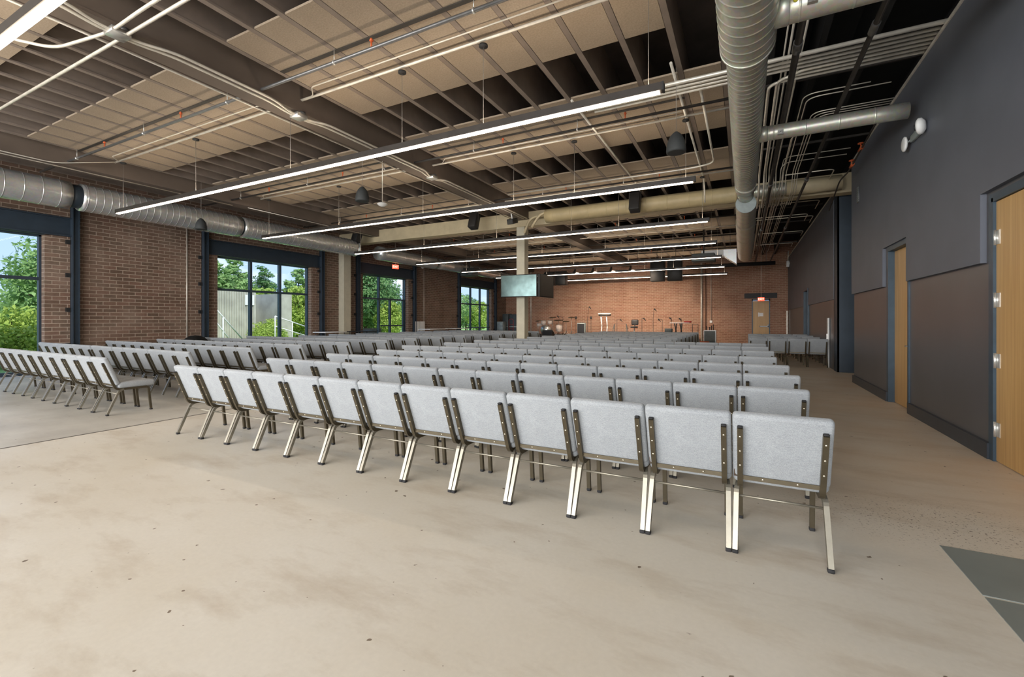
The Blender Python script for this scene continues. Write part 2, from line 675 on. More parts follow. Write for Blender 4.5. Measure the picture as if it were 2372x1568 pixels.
M['yellow'] = simple('yellow_sticker', s2l(206, 196, 60), 0.6)

# ------------------------------------------------------------------ room shell
XL, XR, YF, YB = -16.0, 2.17, 30.0, -7.0
ZJ = 5.21          # underside of the joists
ZD = 5.92          # roof deck
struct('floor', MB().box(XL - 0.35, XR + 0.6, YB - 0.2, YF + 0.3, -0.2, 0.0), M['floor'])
struct('trim_1', MB().box(-7.215, -7.185, YB, YF, 0.0, 0.0025), M['joint'])
ins = MB().box(1.08, XR, 3.13, 3.70, 0.0, 0.004).box(1.08, XR, YB, 3.11, 0.0, 0.004)
struct('floor_inset', ins, M['inset'])

# left brick wall with its four tall openings
openings = [(0.9, 4.76), (9.04, 12.79), (15.64, 18.87), (23.95, 27.80)]
ZL = 3.62
wl = MB()
ys = [YB]
for a, b in openings:
    ys += [a, b]
ys.append(YF + 0.3)
for i in range(0, len(ys), 2):
    wl.box(XL - 0.40, XL, ys[i], ys[i + 1], 0, ZD)
for a, b in openings:
    wl.box(XL - 0.40, XL, a, b, ZL, ZD)
struct('wall_left', wl, M['brick'])

# far brick wall with the exit door opening
DX0, DX1, DZ = 0.41, 1.34, 2.66
wf = MB()
wf.box(XL - 0.4, DX0, YF, YF + 0.3, 0, ZD).box(DX1, XR + 0.6, YF, YF + 0.3, 0, ZD).box(DX0, DX1, YF, YF + 0.3, DZ, ZD)
struct('wall_far', wf, M['brick_far_lit'])

# near wall (behind the camera) with openings added for the fill lamps
wn_ = MB()
xs = [XL - 0.4, -15.0, -11.4, -10.6, -7.0, -6.2, -2.6, -2.1, 1.5, XR + 0.6]
for i in range(0, len(xs), 2):
    wn_.box(xs[i], xs[i + 1], YB - 0.3, YB, 0, ZD)
for i in range(1, len(xs) - 1, 2):
    wn_.box(xs[i], xs[i + 1], YB - 0.3, YB, 5.3, ZD)
    wn_.box(xs[i], xs[i + 1], YB - 0.3, YB, 0, 0.3)
struct('wall_near', wn_, M['brick'])

# right wall: lower charcoal face, proud upper face, door recesses
D1 = (4.30, 6.22)      # big maple door
D2 = (8.77, 9.86)
D3 = (20.9, 22.2)
NEAR_END = 12.6
UP = 1.99
PR = 0.05
wr = MB()
T = 0.5
x0, x1 = XR + PR, XR + T


def wall_run(mb, a, b, z0, z1, holes, xa, xb):
    c = a
    for (h0, h1, hz) in holes:
        if h1 <= a or h0 >= b:
            continue
        if h0 > c:
            mb.box(xa, xb, c, h0, z0, z1)
        if z1 > hz:
            mb.box(xa, xb, h0, h1, max(z0, hz), z1)
        c = h1
    if c < b:
        mb.box(xa, xb, c, b, z0, z1)


holes = [(D1[0], D1[1], 2.62), (D2[0], D2[1], 2.62)]
wall_run(wr, YB, NEAR_END, 0, UP, holes, x0, x1)
wall_run(wr, YB, NEAR_END, UP, 2.62, holes, x0, x1)
wr.box(x0, x1, YB, NEAR_END, 2.62, 4.95)
wr.box(XR + T, XR + T + 0.1, YB, NEAR_END, 0, 3.2)
wr.box(XR + T, XR + T + 0.1, YB, YF, 3.2, ZD)
struct('wall_right', wr, M['wall_low'])
wu = MB()
holes_up = [(D1[0] - 0.07, D1[1] + 0.13, 2.70), (D2[0] - 0.02, D2[1] + 0.18, 2.66)]
wall_run(wu, YB, NEAR_END, UP, 2.70, holes_up, XR, x0 + 0.001)
wu.box(XR, x0 + 0.001, YB, NEAR_END, 2.70, 4.95)
struct('wall_right_upper', wu, M['wall_up'])
# far half of the right wall, beyond the steel column
FX = XR + 0.06
wr2 = MB()
wall_run(wr2, 15.32, YF, 0, UP, [(D3[0], D3[1], 2.62)], FX + 0.03, FX + 0.5)
wall_run(wr2, 15.32, YF, UP, 2.62, [(D3[0], D3[1], 2.62)], FX + 0.03, FX + 0.5)
wr2.box(FX + 0.03, FX + 0.5, 15.32, YF, 2.62, 4.95)
wr2.box(XR + T, XR + T + 0.1, NEAR_END, YF, 0, 3.2)
struct('wall_right_far', wr2, M['wall_low'])
wu2 = MB()
wall_run(wu2, 15.32, YF, UP, 4.95, [(D3[0], D3[1] + 0.18, 2.66)], FX, FX + 0.031)
struct('wall_right_far_upper', wu2, M['wall_up'])
struct('baseboard_right', MB().box(XR + 0.012, x0, D1[1] + 0.02, D2[0] - 0.02, 0, 0.16).box(XR + 0.012, x0, D2[1] + 0.02, NEAR_END, 0, 0.16), M['base'])
struct('trim_2', MB().box(XR - 0.015, XR + 0.06, YB, NEAR_END, 4.95, 4.99).box(FX - 0.015, FX + 0.06, 15.32, YF, 4.95, 4.99), M['conduit'])
struct('column_steel', MB().box(XR + 0.07, XR + 0.60, 14.8, 14.84, 0, 5.2).box(XR + 0.07, XR + 0.11, 14.8, 15.3, 0, 5.2).box(XR + 0.07, XR + 0.6, 15.26, 15.3, 0, 5.2), M['steel_blue'])

# ceiling deck, joists, panels
struct('ceiling', MB().box(XL - 0.4, 0.32, YB - 0.3, YF + 0.3, ZD, ZD + 0.15), M['deck'])
struct('ceiling_dark', MB().box(0.32, XR + 0.7, YB - 0.3, YF + 0.3, ZD, ZD + 0.15), M['deck_dark'])


def joist_mesh(m):
    mb = MB()
    mb.box(-0.022, 0.022, YB, YF, ZJ + 0.03, ZD)
    mb.box(-0.04, 0.04, YB, YF, ZJ, ZJ + 0.03)
    return mb.mesh('joist', m)


jm = joist_mesh(M['joist'])
jd = joist_mesh(M['deck_dark'])
left_j = [-13.28 + 0.613 * i for i in range(10)]
right_j = [-6.35 + 0.609 * i for i in range(10)]
for x in [-15.72, -15.11, -14.5, -13.89] + left_j + right_j + [-0.26]:
    tag(link('joist', jm, loc=(x, 0, 0)), kind='structure')
for x in [0.35, 0.96, 1.57]:
    tag(link('joist', jd, loc=(x, 0, 0)), kind='structure')
pm = MB().box(-0.258, 0.258, 0, 2.44, 0, 0.03).mesh('ceiling_panel', M['panel'])
bays = [(a + b) / 2 for a, b in zip(left_j[:-1], left_j[1:])] + [(a + b) / 2 for a, b in zip(right_j[:-1], right_j[1:])]
for k in range(-3, 8):
    y0 = 3.68 + 3.66 * k
    if y0 < YB + 0.1 or y0 + 2.44 > YF:
        continue
    for x in bays + ([-0.565] if k > 0 else []):
        tag(link('ceiling_panel', pm, loc=(x, y0, ZJ + 0.004)), kind='structure')
# cross bridging in the open strips between panel bands
bm_ = MB()
bm_.tube([(-0.27, 0, 0.05), (0.27, 0, 0.62)], 0.012, 4)
bm_.tube([(0.27, 0, 0.05), (-0.27, 0, 0.62)], 0.012, 4)
struct('girder', MB().box(-7.12, -6.68, YB, YF, 4.93, 4.97).box(-6.93, -6.70, YB, YF, 4.97, ZD).box(-7.12, -7.08, YB, YF, 4.97, ZD), M['girder'])
struct('girder', MB().box(-14.1, -13.65, YB, YF, 4.93, ZD), M['girder'])
struct('beam', MB().box(XL, 2.68, 14.25, 14.62, 4.71, ZJ - 0.002), M['cream'])
struct('column_concrete', MB().rbox(-7.19, -6.87, 14.27, 14.60, 0, 4.71, 0.012, 1, smooth=False), M['column'])
struct('column_concrete', MB().rbox(-16.0, -15.68, 14.2, 14.62, 0, 4.71, 0.012, 1, smooth=False), M['column'])
struct('stage', MB().box(-13.5, -2.6, 24.6, 29.95, 0, 0.45), M['stage'])

# ------------------------------------------------------------------ left wall steel, windows
posts = [0.45, 5.33, 8.60, 13.26, 15.27, 19.29, 23.60, 28.25]
for i, y in enumerate(posts):
    mb = MB()
    mb.box(XL, XL + 0.16, y - 0.075, y - 0.055, 0, 4.45)
    mb.box(XL, XL + 0.16, y + 0.055, y + 0.075, 0, 4.45)
    mb.box(XL, XL + 0.02, y - 0.075, y + 0.075, 0, 4.45)
    mb.box(XL + 0.10, XL + 0.115, y - 0.055, y + 0.055, 0, 4.45)
    o = struct('column_post', mb, M['steel_blue'])
    for z in (0.75, 1.68, 2.60, 3.48):
        tag(MB().box(XL, XL + 0.07, y - 0.175, y - 0.076, z - 0.055, z + 0.055).build('bracket', M['black'], o), kind='structure')
for i in range(0, 8, 2):
    a, b = posts[i] + 0.075, posts[i + 1] - 0.075
    mb = MB().box(XL, XL + 0.10, a, b, ZL, ZL + 0.03).box(XL, XL + 0.02, a, b, ZL + 0.03, ZL + 0.47).box(XL, XL + 0.10, a, b, ZL + 0.47, ZL + 0.50)
    mb.box(XL - 0.4, XL, a + 0.5, b - 0.4, ZL - 0.015, ZL - 0.002)
    struct('lintel', mb, M['steel_blue'])
GX = XL - 0.25
mull = {0: [2.2, 3.5], 1: [10.34, 11.52], 2: [16.92], 3: [25.4, 26.6]}
for i, (a, b) in enumerate(openings):
    w = MB()
    fw = 0.05
    w.box(GX - 0.06, GX + 0.06, a, a + fw, 0.05, ZL)
    w.box(GX - 0.06, GX + 0.06, b - fw, b, 0.05, ZL)
    w.box(GX - 0.06, GX + 0.06, a, b, 0.0, 0.10)
    w.box(GX - 0.06, GX + 0.06, a, b, ZL - 0.05, ZL - 0.016)
    for y in mull[i]:
        w.box(GX - 0.06, GX + 0.06, y - 0.045, y + 0.045, 0.1, ZL - 0.05)
    w.box(GX - 0.055, GX + 0.055, a, b, 2.44, 2.52)
    wo = struct('window_%d' % (i + 1), w, M['frame_blue'] if i != 0 else M['steel_blue'])
    if i == 2:
        d = MB()
        for y in (17.72, 18.74):
            d.box(GX - 0.05, GX + 0.05, y - 0.05, y + 0.05, 0.1, 2.44)
        d.box(GX - 0.05, GX + 0.05, 17.7, 18.8, 0.1, 0.3)
        d.box(GX + 0.05, GX + 0.09, 17.0, 18.7, 1.10, 1.16)
        tag(d.build('door_frame', M['frame_blue'], wo), kind='structure')
    g = MB().box(GX - 0.004, GX + 0.004, a + fw, b - fw, 0.1, ZL - 0.05)
    tag(g.build('pane', M['glass'], wo), kind='structure')

# ------------------------------------------------------------------ doors on the right wall
rec = XR + 0.12


def leaf_door(n, y0, y1, x, hinge_far, handle):
    o = struct('door_%d' % n, MB().box(x, x + 0.045, y0 + 0.035, y1 - 0.035, 0.008, 2.575), M['wood'])
    fr = MB().box(XR + 0.03, x + 0.1, y0, y0 + 0.035, 0, 2.62).box(XR + 0.03, x + 0.1, y1 - 0.035, y1, 0, 2.62).box(XR + 0.03, x + 0.1, y0, y1, 2.58, 2.62)
    fr.box(XR + 0.03, XR + 0.052, y1, y1 + 0.055, 0, 2.66).box(XR + 0.03, XR + 0.052, y0 - 0.02, y0, 0, 2.66).box(XR + 0.03, XR + 0.052, y0, y1, 2.62, 2.66)
    tag(fr.build('door_frame', M['frame_blue'], o), kind='structure')
    if hinge_far:
        for z in (0.32, 1.0, 1.6, 2.22):
            h = MB().tube([(x - 0.012, y1 - 0.035, z - 0.075), (x - 0.012, y1 - 0.035, z + 0.075)], 0.011, 8)
            h.box(x - 0.004, x, y1 - 0.11, y1 - 0.035, z - 0.07, z + 0.07).box(x - 0.006, x - 0.002, y1 - 0.032, y1 - 0.008, z - 0.07, z + 0.07)
            tag(h.build('hinge', M['chrome'], o), kind='structure')
    if handle:
        tag(MB().tube(bend([(x, y0 + 0.12, 1.0), (x - 0.06, y0 + 0.12, 1.0), (x - 0.06, y0 + 0.24, 1.0)], 0.03), 0.011).build('handle', M['chrome'], o), kind='structure')
    return o


leaf_door(1, D1[0], D1[1] - 0.02, XR + 0.055, True, True)
leaf_door(2, D2[0], D2[1], rec, False, True)
leaf_door(3, D3[0], D3[1], FX + 0.15, False, False)
# far exit door
o = struct('door_4', MB().box(DX0 + 0.05, DX1 - 0.05, YF + 0.03, YF + 0.075, 0.01, DZ - 0.12), M['wood'])
tag(MB().box(DX0, DX0 + 0.05, YF - 0.01, YF + 0.12, 0, DZ).box(DX1 - 0.05, DX1, YF - 0.01, YF + 0.12, 0, DZ).box(DX0, DX1, YF - 0.01, YF + 0.12, DZ - 0.11, DZ).build('door_frame', M['frame_blue'], o), kind='structure')
tag(MB().box(0.80, 1.27, YF - 0.04, YF - 0.01, 1.02, 1.08).box(1.22, 1.27, YF - 0.04, YF + 0.03, 0.98, 1.16).box(0.80, 0.83, YF - 0.04, YF + 0.03, 1.02, 1.08).build('push_bar', M['pipe'], o), kind='structure')
struct('lintel', MB().box(0.02, 1.70, YF - 0.03, YF - 0.001, DZ + 0.03, DZ + 0.33), M['black'])
s = MB().box(0.74, 0.80, YF + 0.024, YF + 0.029, 1.62, 1.86).box(0.81, 1.0, YF + 0.024, YF + 0.029, 1.64, 1.84)
tag(s.build('door_notice', M['white']), 'white paper notice taped to the far exit door', 'notice')

# ------------------------------------------------------------------ exit signs


def text_mesh(txt, size, depth, m, parent, loc, rot):
    cu = bpy.data.curves.new('lettering', 'FONT')
    cu.body = txt
    cu.size = size
    cu.extrude = depth
    cu.align_x = 'CENTER'
    cu.align_y = 'CENTER'
    cu.materials.append(m)
    o = bpy.data.objects.new('lettering', cu)
    COL.objects.link(o)
    bpy.context.view_layer.update()
    me = bpy.data.meshes.new_from_object(o)
    bpy.data.objects.remove(o)
    o = link('lettering', me, parent, loc)
    o.rotation_euler = rot
    return o


def exit_sign(loc, rz, ztop, label):
    t = thing('exit_sign', label, 'exit sign', loc, rz)
    MB().rbox(-0.16, 0.16, -0.025, 0.025, -0.10, 0.10, 0.008, 1).build('sign_box', M['exit'], t)
    text_mesh('EXIT', 0.15, 0.003, M['exit_text'], t, (0, -0.027, 0), (PI / 2, 0, 0))
    MB().tube([(0, 0, 0.10), (0, 0, ztop - loc[2])], 0.010).lathe([(0.05, 0.1), (0.05, 0.125), (0.0, 0.126)], 12).build('hanging_rod', M['conduit'], t)
    return t


p = at_y(1763, 693, 28.4)
exit_sign(p, 0, ZD, 'red illuminated exit sign hung on a rod before the far wall door')
p = at_x(916, 618, -14.9)
exit_sign(p, PI / 2 - 0.4, ZD, 'red illuminated exit sign hung over the glazed side door')

# ------------------------------------------------------------------ linear pendant lights
LY = [1.50, 5.17, 8.80, 12.50, 16.12, 19.8, 23.45, 27.1]
ZP = EYE + 2.53
drops = [-12.9, -9.9, -7.0, -4.5, -3.1, -0.95]
for i, y in enumerate(LY):
    t = thing('linear_pendant_light', 'long black linear pendant with glowing underside, %s from the camera' % ORD[i], 'pendant light', (0, y, ZP), 0, 'linear pendant lights across the hall')
    xa, xb = (-13.2, -0.80) if i != 1 else (-13.2, -0.80)
    MB().box(xa, xb, -0.045, 0.045, 0.0, 0.055).box(xa, xb, -0.045, -0.037, 0.055, 0.088).box(xa, xb, 0.037, 0.045, 0.055, 0.088).build('housing', M['fixture'], t)
    MB().box(xa + 0.03, xb - 0.03, -0.034, 0.034, -0.014, 0.0).build('lens', M['led'], t)
    MB().box(xa + 0.05, xb - 0.05, -0.034, 0.034, 0.056, 0.062).build('upper_fill', M['up_fill'], t)  # unseen glowing strip, added to light the ceiling from above the housing
    for x in drops:
        MB().tube([(x, 0, 0.085), (x, 0, ZJ - 0.12 - ZP)], 0.0035, 5).build('suspension_wire', M['wire'], t)
        MB().lathe([(0.0, 0.0), (0.06, 0.005), (0.06, 0.03), (0.0, 0.032)], 14, Matrix.Translation((x, 0, ZJ - 0.155 - ZP))).build('canopy', M['black'], t)
    MB().box(xb, xb + 0.02, -0.046, 0.046, -0.005, 0.09).build('end_cap', M['black'], t)

# ------------------------------------------------------------------ round ducts


def ridged(mb, a, b, r, step, ridge=0.007, n=40):
    """Spiral-seam round duct from a to b, straight."""
    a, b = Vector(a), Vector(b)
    d = b - a
    Lg = d.length
    q = d.to_track_quat('Z', 'Y').to_matrix().to_4x4()
    Mx = Matrix.Translation(a) @ q
    prof = [(r, 0)]
    k = step / 2
    while k < Lg - 0.02:
        prof += [(r, k - 0.013), (r, k - 0.007), (r + ridge, k - 0.003), (r + ridge, k + 0.003), (r, k + 0.007), (r, k + 0.013)]
        k += step
    prof.append((r, Lg))
    mb.lathe(prof, n, Mx)
    return mb


XD, ZDU = 0.03, EYE + 2.95
t = thing('spiral_duct', 'large galvanised spiral duct running down the hall beside the dark wall', 'duct', (0, 0, 0))
mb = MB()
ridged(mb, (XD, -6.9, ZDU), (XD, 5.38, ZDU), 0.262, 0.155, 0.006)
mb.build('wide_section', M['duct'], t)
mb = MB()
mb.lathe([(0.262, 0), (0.268, 0.0), (0.268, 0.03), (0.206, 0.10)], 40, Matrix.Translation((XD, 5.38, ZDU)) @ Matrix.Rotation(-PI / 2, 4, 'X'))
mb.build('reducer', M['duct'], t)
mb = MB()
ridged(mb, (XD, 5.42, ZDU), (XD, 10.9, ZDU), 0.206, 0.115, 0.006)
mb.build('narrow_section', M['duct'], t)
mb = MB()
mb.tube([(XD, 10.9, ZDU), (XD, 11.25, ZDU)], 0.212, 40).tube([(XD, 11.2, ZDU), (XD, 11.7, ZDU - 0.15)], 0.17, 30)
mb.build('end_collar', M['duct'], t)
mb = MB()
Mx = Matrix.Translation((XD + 0.01, 11.55, EYE + 2.66)) @ Matrix.Rotation(-PI / 2, 4, 'X')
MB().lathe([(0.0, -0.012), (0.21, -0.012), (0.214, -0.001), (0.0, -0.001)], 40, Mx, smooth=False).build('end_cap', M['cab'], t)  # pale grey puts the light on the galvanised cap into its colour
mb.lathe([(0.214, 0), (0.216, 0.01), (0.216, 0.03), (0.216, 1.98), (0.216, 2.0), (0.245, 2.06), (0.245, 2.08), (0.245, 4.28), (0.245, 4.3), (0.262, 4.34), (0.262, 4.36), (0.262, 9.2)], 40, Mx)
mb.build('far_section', M['duct'], t)
for y in (1.2, 4.3, 9.8):
    r = 0.275 if y < 5.4 else 0.218
    MB().tube([(XD - r, y, ZDU), (XD - r, y, ZD)], 0.005, 5).tube([(XD + r, y, ZDU), (XD + r, y, ZD)], 0.005, 5).build('hanger_strap', M['duct'], t)

for (yy, r, x0b, lab) in ((4.98, 0.135, XD + 0.22, 'galvanised branch duct nearer the camera, with a yellow sticker'), (8.16, 0.112, XD + 0.17, 'galvanised branch duct ending at the slate wall')):
    t = thing('branch_duct', lab, 'duct', (0, yy, ZDU))
    mb = MB()
    ridged(mb, (x0b, 0, 0.0), (XR - 0.12 if yy > 6 else XR - 0.02, 0, 0.0), r, 0.42, 0.004, 28)
    mb.build('pipe', M['duct'], t)
    MB().lathe([(r + 0.008, 0), (r + 0.008, 0.12), (r, 0.13)], 28, Matrix.Translation((x0b, 0, 0)) @ Matrix.Rotation(PI / 2, 4, 'Y')).build('collar', M['duct'], t)
    MB().box(x0b + 0.26, x0b + 0.34, -r - 0.03, -r + 0.01, -0.09, -0.02).tube([(x0b + 0.3, -r - 0.02, -0.05), (x0b + 0.3, -r - 0.10, -0.09)], 0.008).build('damper_handle', M['chrome'], t)
    if yy < 6:
        MB().lathe([(0.02, 0), (0.02, 0.004)], 10, Matrix.Translation((x0b + 0.17, -r - 0.004, -0.02)) @ Matrix.Rotation(PI / 2, 4, 'X')).build('sticker', M['yellow'], t)

XLD, ZLD, RL = -14.3, EYE + 2.98, 0.325
t = thing('spiral_duct', 'large galvanised spiral duct running high along the brick window wall', 'duct', (0, 0, 0))
for (a, b, st, nm) in ((-6.8, 4.66, 0.30, 'first_section'), (4.86, 8.7, 0.15, 'second_section'), (8.78, 13.5, 0.15, 'third_section')):
    mb = MB()
    ridged(mb, (XLD, a, ZLD), (XLD, b, ZLD), RL, st, 0.006)
    mb.build('duct_section', M['duct_l'], t)
for (a, b) in ((4.66, 4.86), (8.7, 8.78)):
    MB().tube([(XLD, a, ZLD), (XLD, b, ZLD)], RL - 0.05, 36).build('coupling', M['steel_blue'], t)
MB().tube([(XLD, 13.5, ZLD), (XLD, 13.55, ZLD)], RL + 0.006, 36).build('end_cap', M['duct_l'], t)
t = thing('spiral_duct', 'galvanised spiral duct along the window wall beyond the cream beam', 'duct', (0, 0, 0))
mb = MB()
ridged(mb, (XLD, 14.85, ZLD - 0.02), (XLD, 19.0, ZLD - 0.02), 0.30, 0.6, 0.006)
ridged(mb, (XLD, 19.0, ZLD - 0.02), (XLD, 29.8, ZLD - 0.02), 0.27, 0.9, 0.012)
mb.build('duct_section', M['duct_l'], t)

# cream duct along the concrete beam
t = thing('cream_duct', 'cream painted round duct running along the concrete cross beam', 'duct', (0, 13.95, EYE + 3.50))
mb = MB()
ridged(mb, (-5.9, 0, 0), (XD - 0.2, 0, 0), 0.225, 0.6, 0.006, 28)
mb.build('duct_run', M['cream_duct'], t)
mb = MB()
mb.tube(bend([(-5.9, 0, 0.05), (-6.5, 0, 0.02), (-6.72, 0, -0.5)], 0.3, 6), 0.045, 10)
mb.tube(bend([(-5.7, -0.1, 0.15), (-6.1, -0.1, 0.06), (-6.4, -0.1, -0.35)], 0.25, 6), 0.045, 10)
mb.build('flexible_hose', M['cream'], t)
t = thing('flexible_duct', 'short cream duct with ribbed flexible collar over the far aisle', 'duct', (0, 13.95, EYE + 3.50))
mb = MB()
ridged(mb, (XD + 0.22, 0, 0), (1.0, 0, 0), 0.16, 0.05, 0.018, 28)
mb.build('ribbed_collar', M['duct'], t)
MB().tube([(1.0, 0, 0), (2.2, 0, 0)], 0.19, 28).build('duct_run', M['cream'], t)

# ------------------------------------------------------------------ conduits and pipes
CND = 'thin steel conduit crossing the ceiling above the %s pendant row'
for i, y in enumerate(LY[1:7]):
    zc = ZJ - 0.055
    pts = bend([(-13.3, y, zc), (-7.8, y, zc), (-7.3, y, zc), (XD - 0.6, y, zc)] if i < 5 else [(-13, y, zc), (XD - .6, y, zc)], 0.1)
    mb = MB().tube([(-13.3 if i < 4 else -12.6, y, zc), (0.2 if i else 0.6, y, zc)], 0.021, 7)
    tag(mb.build('conduit', M['conduit']), CND % ORD[i + 1], 'conduit', 'conduits carrying the pendant wires')
    mb = MB().tube(bend([(-13.1, y - 0.02, zc), (-12.9, y - 0.21, zc + 0.01), (-7.6, y - 0.21, zc + 0.01), (-7.3, y - 0.02, zc), (-6.4, y - 0.02, zc), (-6.2, y - 0.21, zc + 0.01), (-1.0, y - 0.21, zc + 0.01)], 0.06, 3), 0.010, 6)
    tag(mb.build('conduit', M['conduit']), 'slimmer bent conduit beside the wire conduit of the %s pendant row' % ORD[i + 1], 'conduit')
# two stout conduits behind the first pendant
tag(MB().tube([(-13.2, 2.72, 4.90), (-6.75, 2.70, 4.86), (0.1, 2.72, 4.90)], 0.020, 8).box(-13.3, -13.05, 2.68, 2.78, 4.87, 4.93).build('conduit', M['conduit']), 'stout pale conduit passing the junction box, ending in a short bracket', 'conduit')
tag(MB().tube(bend([(-8.6, -3, ZJ - 0.10), (-8.6, 2.2, ZJ - 0.10), (-7.9, 2.45, ZJ - 0.30), (-6.75, 2.58, 4.86), (-6.0, 2.57, 4.88), (0.1, 2.55, 4.88)], 0.25, 6), 0.020, 8).build('conduit', M['conduit']), 'stout pale conduit with a sweeping elbow before the junction box', 'conduit')


def jbox(x, y, z, label):
    t = thing('junction_box', label, 'junction box', (x, y, z))
    MB().rbox(-0.10, 0.10, -0.10, 0.10, -0.035, 0.035, 0.006, 1).build('box', M['chrome'], t)
    MB().lathe([(0.06, 0), (0.06, 0.05), (0.0, 0.05)], 12, Matrix.Translation((0.02, 0.05, 0.035))).build('cover', M['pipe'], t)


jbox(-6.72, 2.64, 4.86, 'square steel junction box where two stout conduits meet the girder conduits')
jbox(-6.72, 5.12, 4.86, 'small steel junction box on the girder above the second pendant')
jbox(-6.72, 8.80, 4.86, 'small steel junction box on the girder above the third pendant')
# conduits following the girder
for (x, lab) in ((-6.60, 'pale conduit clipped under the girder on the aisle edge'), (-6.72, 'pale conduit clipped under the girder, inner of the pair')):
    w_ = -6.76 if x < -6.68 else -6.70
    pts = [(x, -5, 4.89), (x, 2.1, 4.89), (w_, 2.45, 4.86), (w_, 2.85, 4.86), (x, 3.2, 4.89), (x, 4.6, 4.89), (w_, 4.95, 4.86), (w_, 5.3, 4.86), (x, 5.6, 4.89), (x, 8.4, 4.89), (w_, 8.65, 4.86), (w_, 8.95, 4.86), (x, 9.2, 4.89), (x, 13.9, 4.89)]
    tag(MB().tube(bend(pts, 0.2, 4), 0.019, 7).build('conduit', M['conduit']), lab, 'conduit')
tag(MB().tube(bend([(-7.18, -5, 4.92), (-7.18, 13.9, 4.92)], 0.2, 4), 0.014, 7).build('conduit', M['conduit']), 'pale conduit clipped along the window side edge of the girder', 'conduit')
for (x, ya, yb, lab) in ((-13.55, -3, 5.1, 'conduit along the window side girder, upper of the pair'), (-13.75, -3, 8.2, 'conduit along the window side girder, lower of the pair'), (-13.62, 8.6, 14.0, 'conduit along the window side girder past the second pendant')):
    pts = [(x, ya, 4.88), (x, yb, 4.88)]
    if ya < 0 and yb < 6:
        pts = [(x, ya, 4.88), (x, 4.2, 4.88), (-13.2, 5.17, ZJ - 0.06)]
    tag(MB().tube(bend(pts, 0.2, 4), 0.012, 7).build('conduit', M['conduit']), lab, 'conduit')
# sprinkler mains, one per bay, with hangers and heads
for i, y in enumerate([4.45, 8.12, 11.8, 17.2, 21.0, 24.8]):
    z = ZJ - 0.20
    t = thing('sprinkler_pipe', 'grey sprinkler pipe with hangers crossing under the joists, %s from the camera' % ORD[i], 'pipe', (0, y, z), 0, 'sprinkler pipes across the hall')
    MB().tube([(-15.2, 0, 0), (0.3 if i else -0.5, 0, 0)], 0.024, 10).build('pipe_run', M['pipe'] if i == 0 else M['pipe_dark'], t)
    for x in (-13.2, -10.3, -7.6, -5.1, -2.8):
        h = MB().tube([(x, 0, 0.02), (x, 0, 0.21)], 0.006, 5)
        h.lathe([(0.032, -0.012), (0.036, 0.0), (0.032, 0.012)], 12, Matrix.Translation((x, 0, 0)) @ Matrix.Rotation(PI / 2, 4, 'Y'))
        h.build('pipe_hanger', M['chrome'], t)
    for x in (-11.9, -9.0, -4.4, -1.9):
        MB().tube([(x, 0, 0), (x, 0, 0.10)], 0.012, 6).lathe([(0.0, 0.10), (0.03, 0.105), (0.012, 0.14), (0, 0.14)], 8, Matrix.Translation((x, 0, 0))).build('sprinkler_head', M['orange'], t)
    tag(MB().box(-13.3, -7.8, y + 0.03, y + 0.09, ZJ - 0.012, ZJ - 0.001).box(-6.3, -0.9, y + 0.03, y + 0.09, ZJ - 0.012, ZJ - 0.001).build('dark_strip', M['pipe_dark']),
        'flat dark strip under the joists above the %s sprinkler pipe' % ORD[i], 'strap')  # thin flat dark strip just below the joists
# thicker pale pipes running with the joists over the middle bays
for (x, ya, yb, lab) in ((-2.62, 7.3, 12.6, 'pale pipe running with the joists between second and third pendants'), (-0.95, 6.9, 13.3, 'pale pipe beside the duct running to the cream duct'), (-0.62, 7.6, 11.6, 'pale pipe with a rounded elbow turning into a cross run')):
    pts = [(x, ya, ZJ - 0.05), (x, yb, ZJ - 0.05)]
    if x == -0.62:
        pts = [(x, ya, ZJ - 0.1), (x, yb, ZJ - 0.1), (-1.2, yb + 0.15, ZJ - 0.1), (-6.2, yb + 0.15, ZJ - 0.1)]
    elif x == -0.95:
        pts = [(x, ya, ZJ - 0.05), (x, yb - 0.2, ZJ - 0.05), (x, yb, ZJ - 0.6)]
    tag(MB().tube(bend(pts, 0.35, 6), 0.022, 8).build('pipe', M['conduit']), lab, 'pipe')

# bundle over the far aisle: conduits come off the wall and turn down the hall
ZB = EYE + 3.62


def dip(x, yend, z):
    """Run down the hall, ducking under the cross beam."""
    return [(x, 12.9, z), (x, 13.3, 4.66), (x, 15.0, 4.66), (x, 15.4, z), (x, yend, z)]


ys_b = [7.24, 7.37, 7.48, 7.59, 7.70, 7.81, 7.92]
for i, y in enumerate(ys_b):
    xs_end = -2.6 + 0.1 * i
    if i < 4:
        pts = [(XR + 0.2, y, ZB), (xs_end, y, ZB)]
    else:
        xt = [0.62, 0.45, 0.34][i - 4]
        pts = [(XR + 0.2, y, ZB), (xt, y, ZB)] + dip(xt, 28.5, ZB)
    tag(MB().tube(bend(pts, 0.22, 6), 0.024 if i else 0.030, 8).build('conduit', M['conduit']),
        'steel conduit in the bundle crossing over the aisle to the slate wall', 'conduit', 'conduit bundle crossing to the slate wall')
ybs = [(8.6, 1.62, 0.86), (8.75, 1.9, 0.92), (9.4, 2.1, 1.06), (9.5, 2.1, 1.11), (9.6, 2.1, 1.16), (10.4, 1.9, 0.84), (11.7, 1.9, 0.80), (12.1, 1.9, 0.77)]
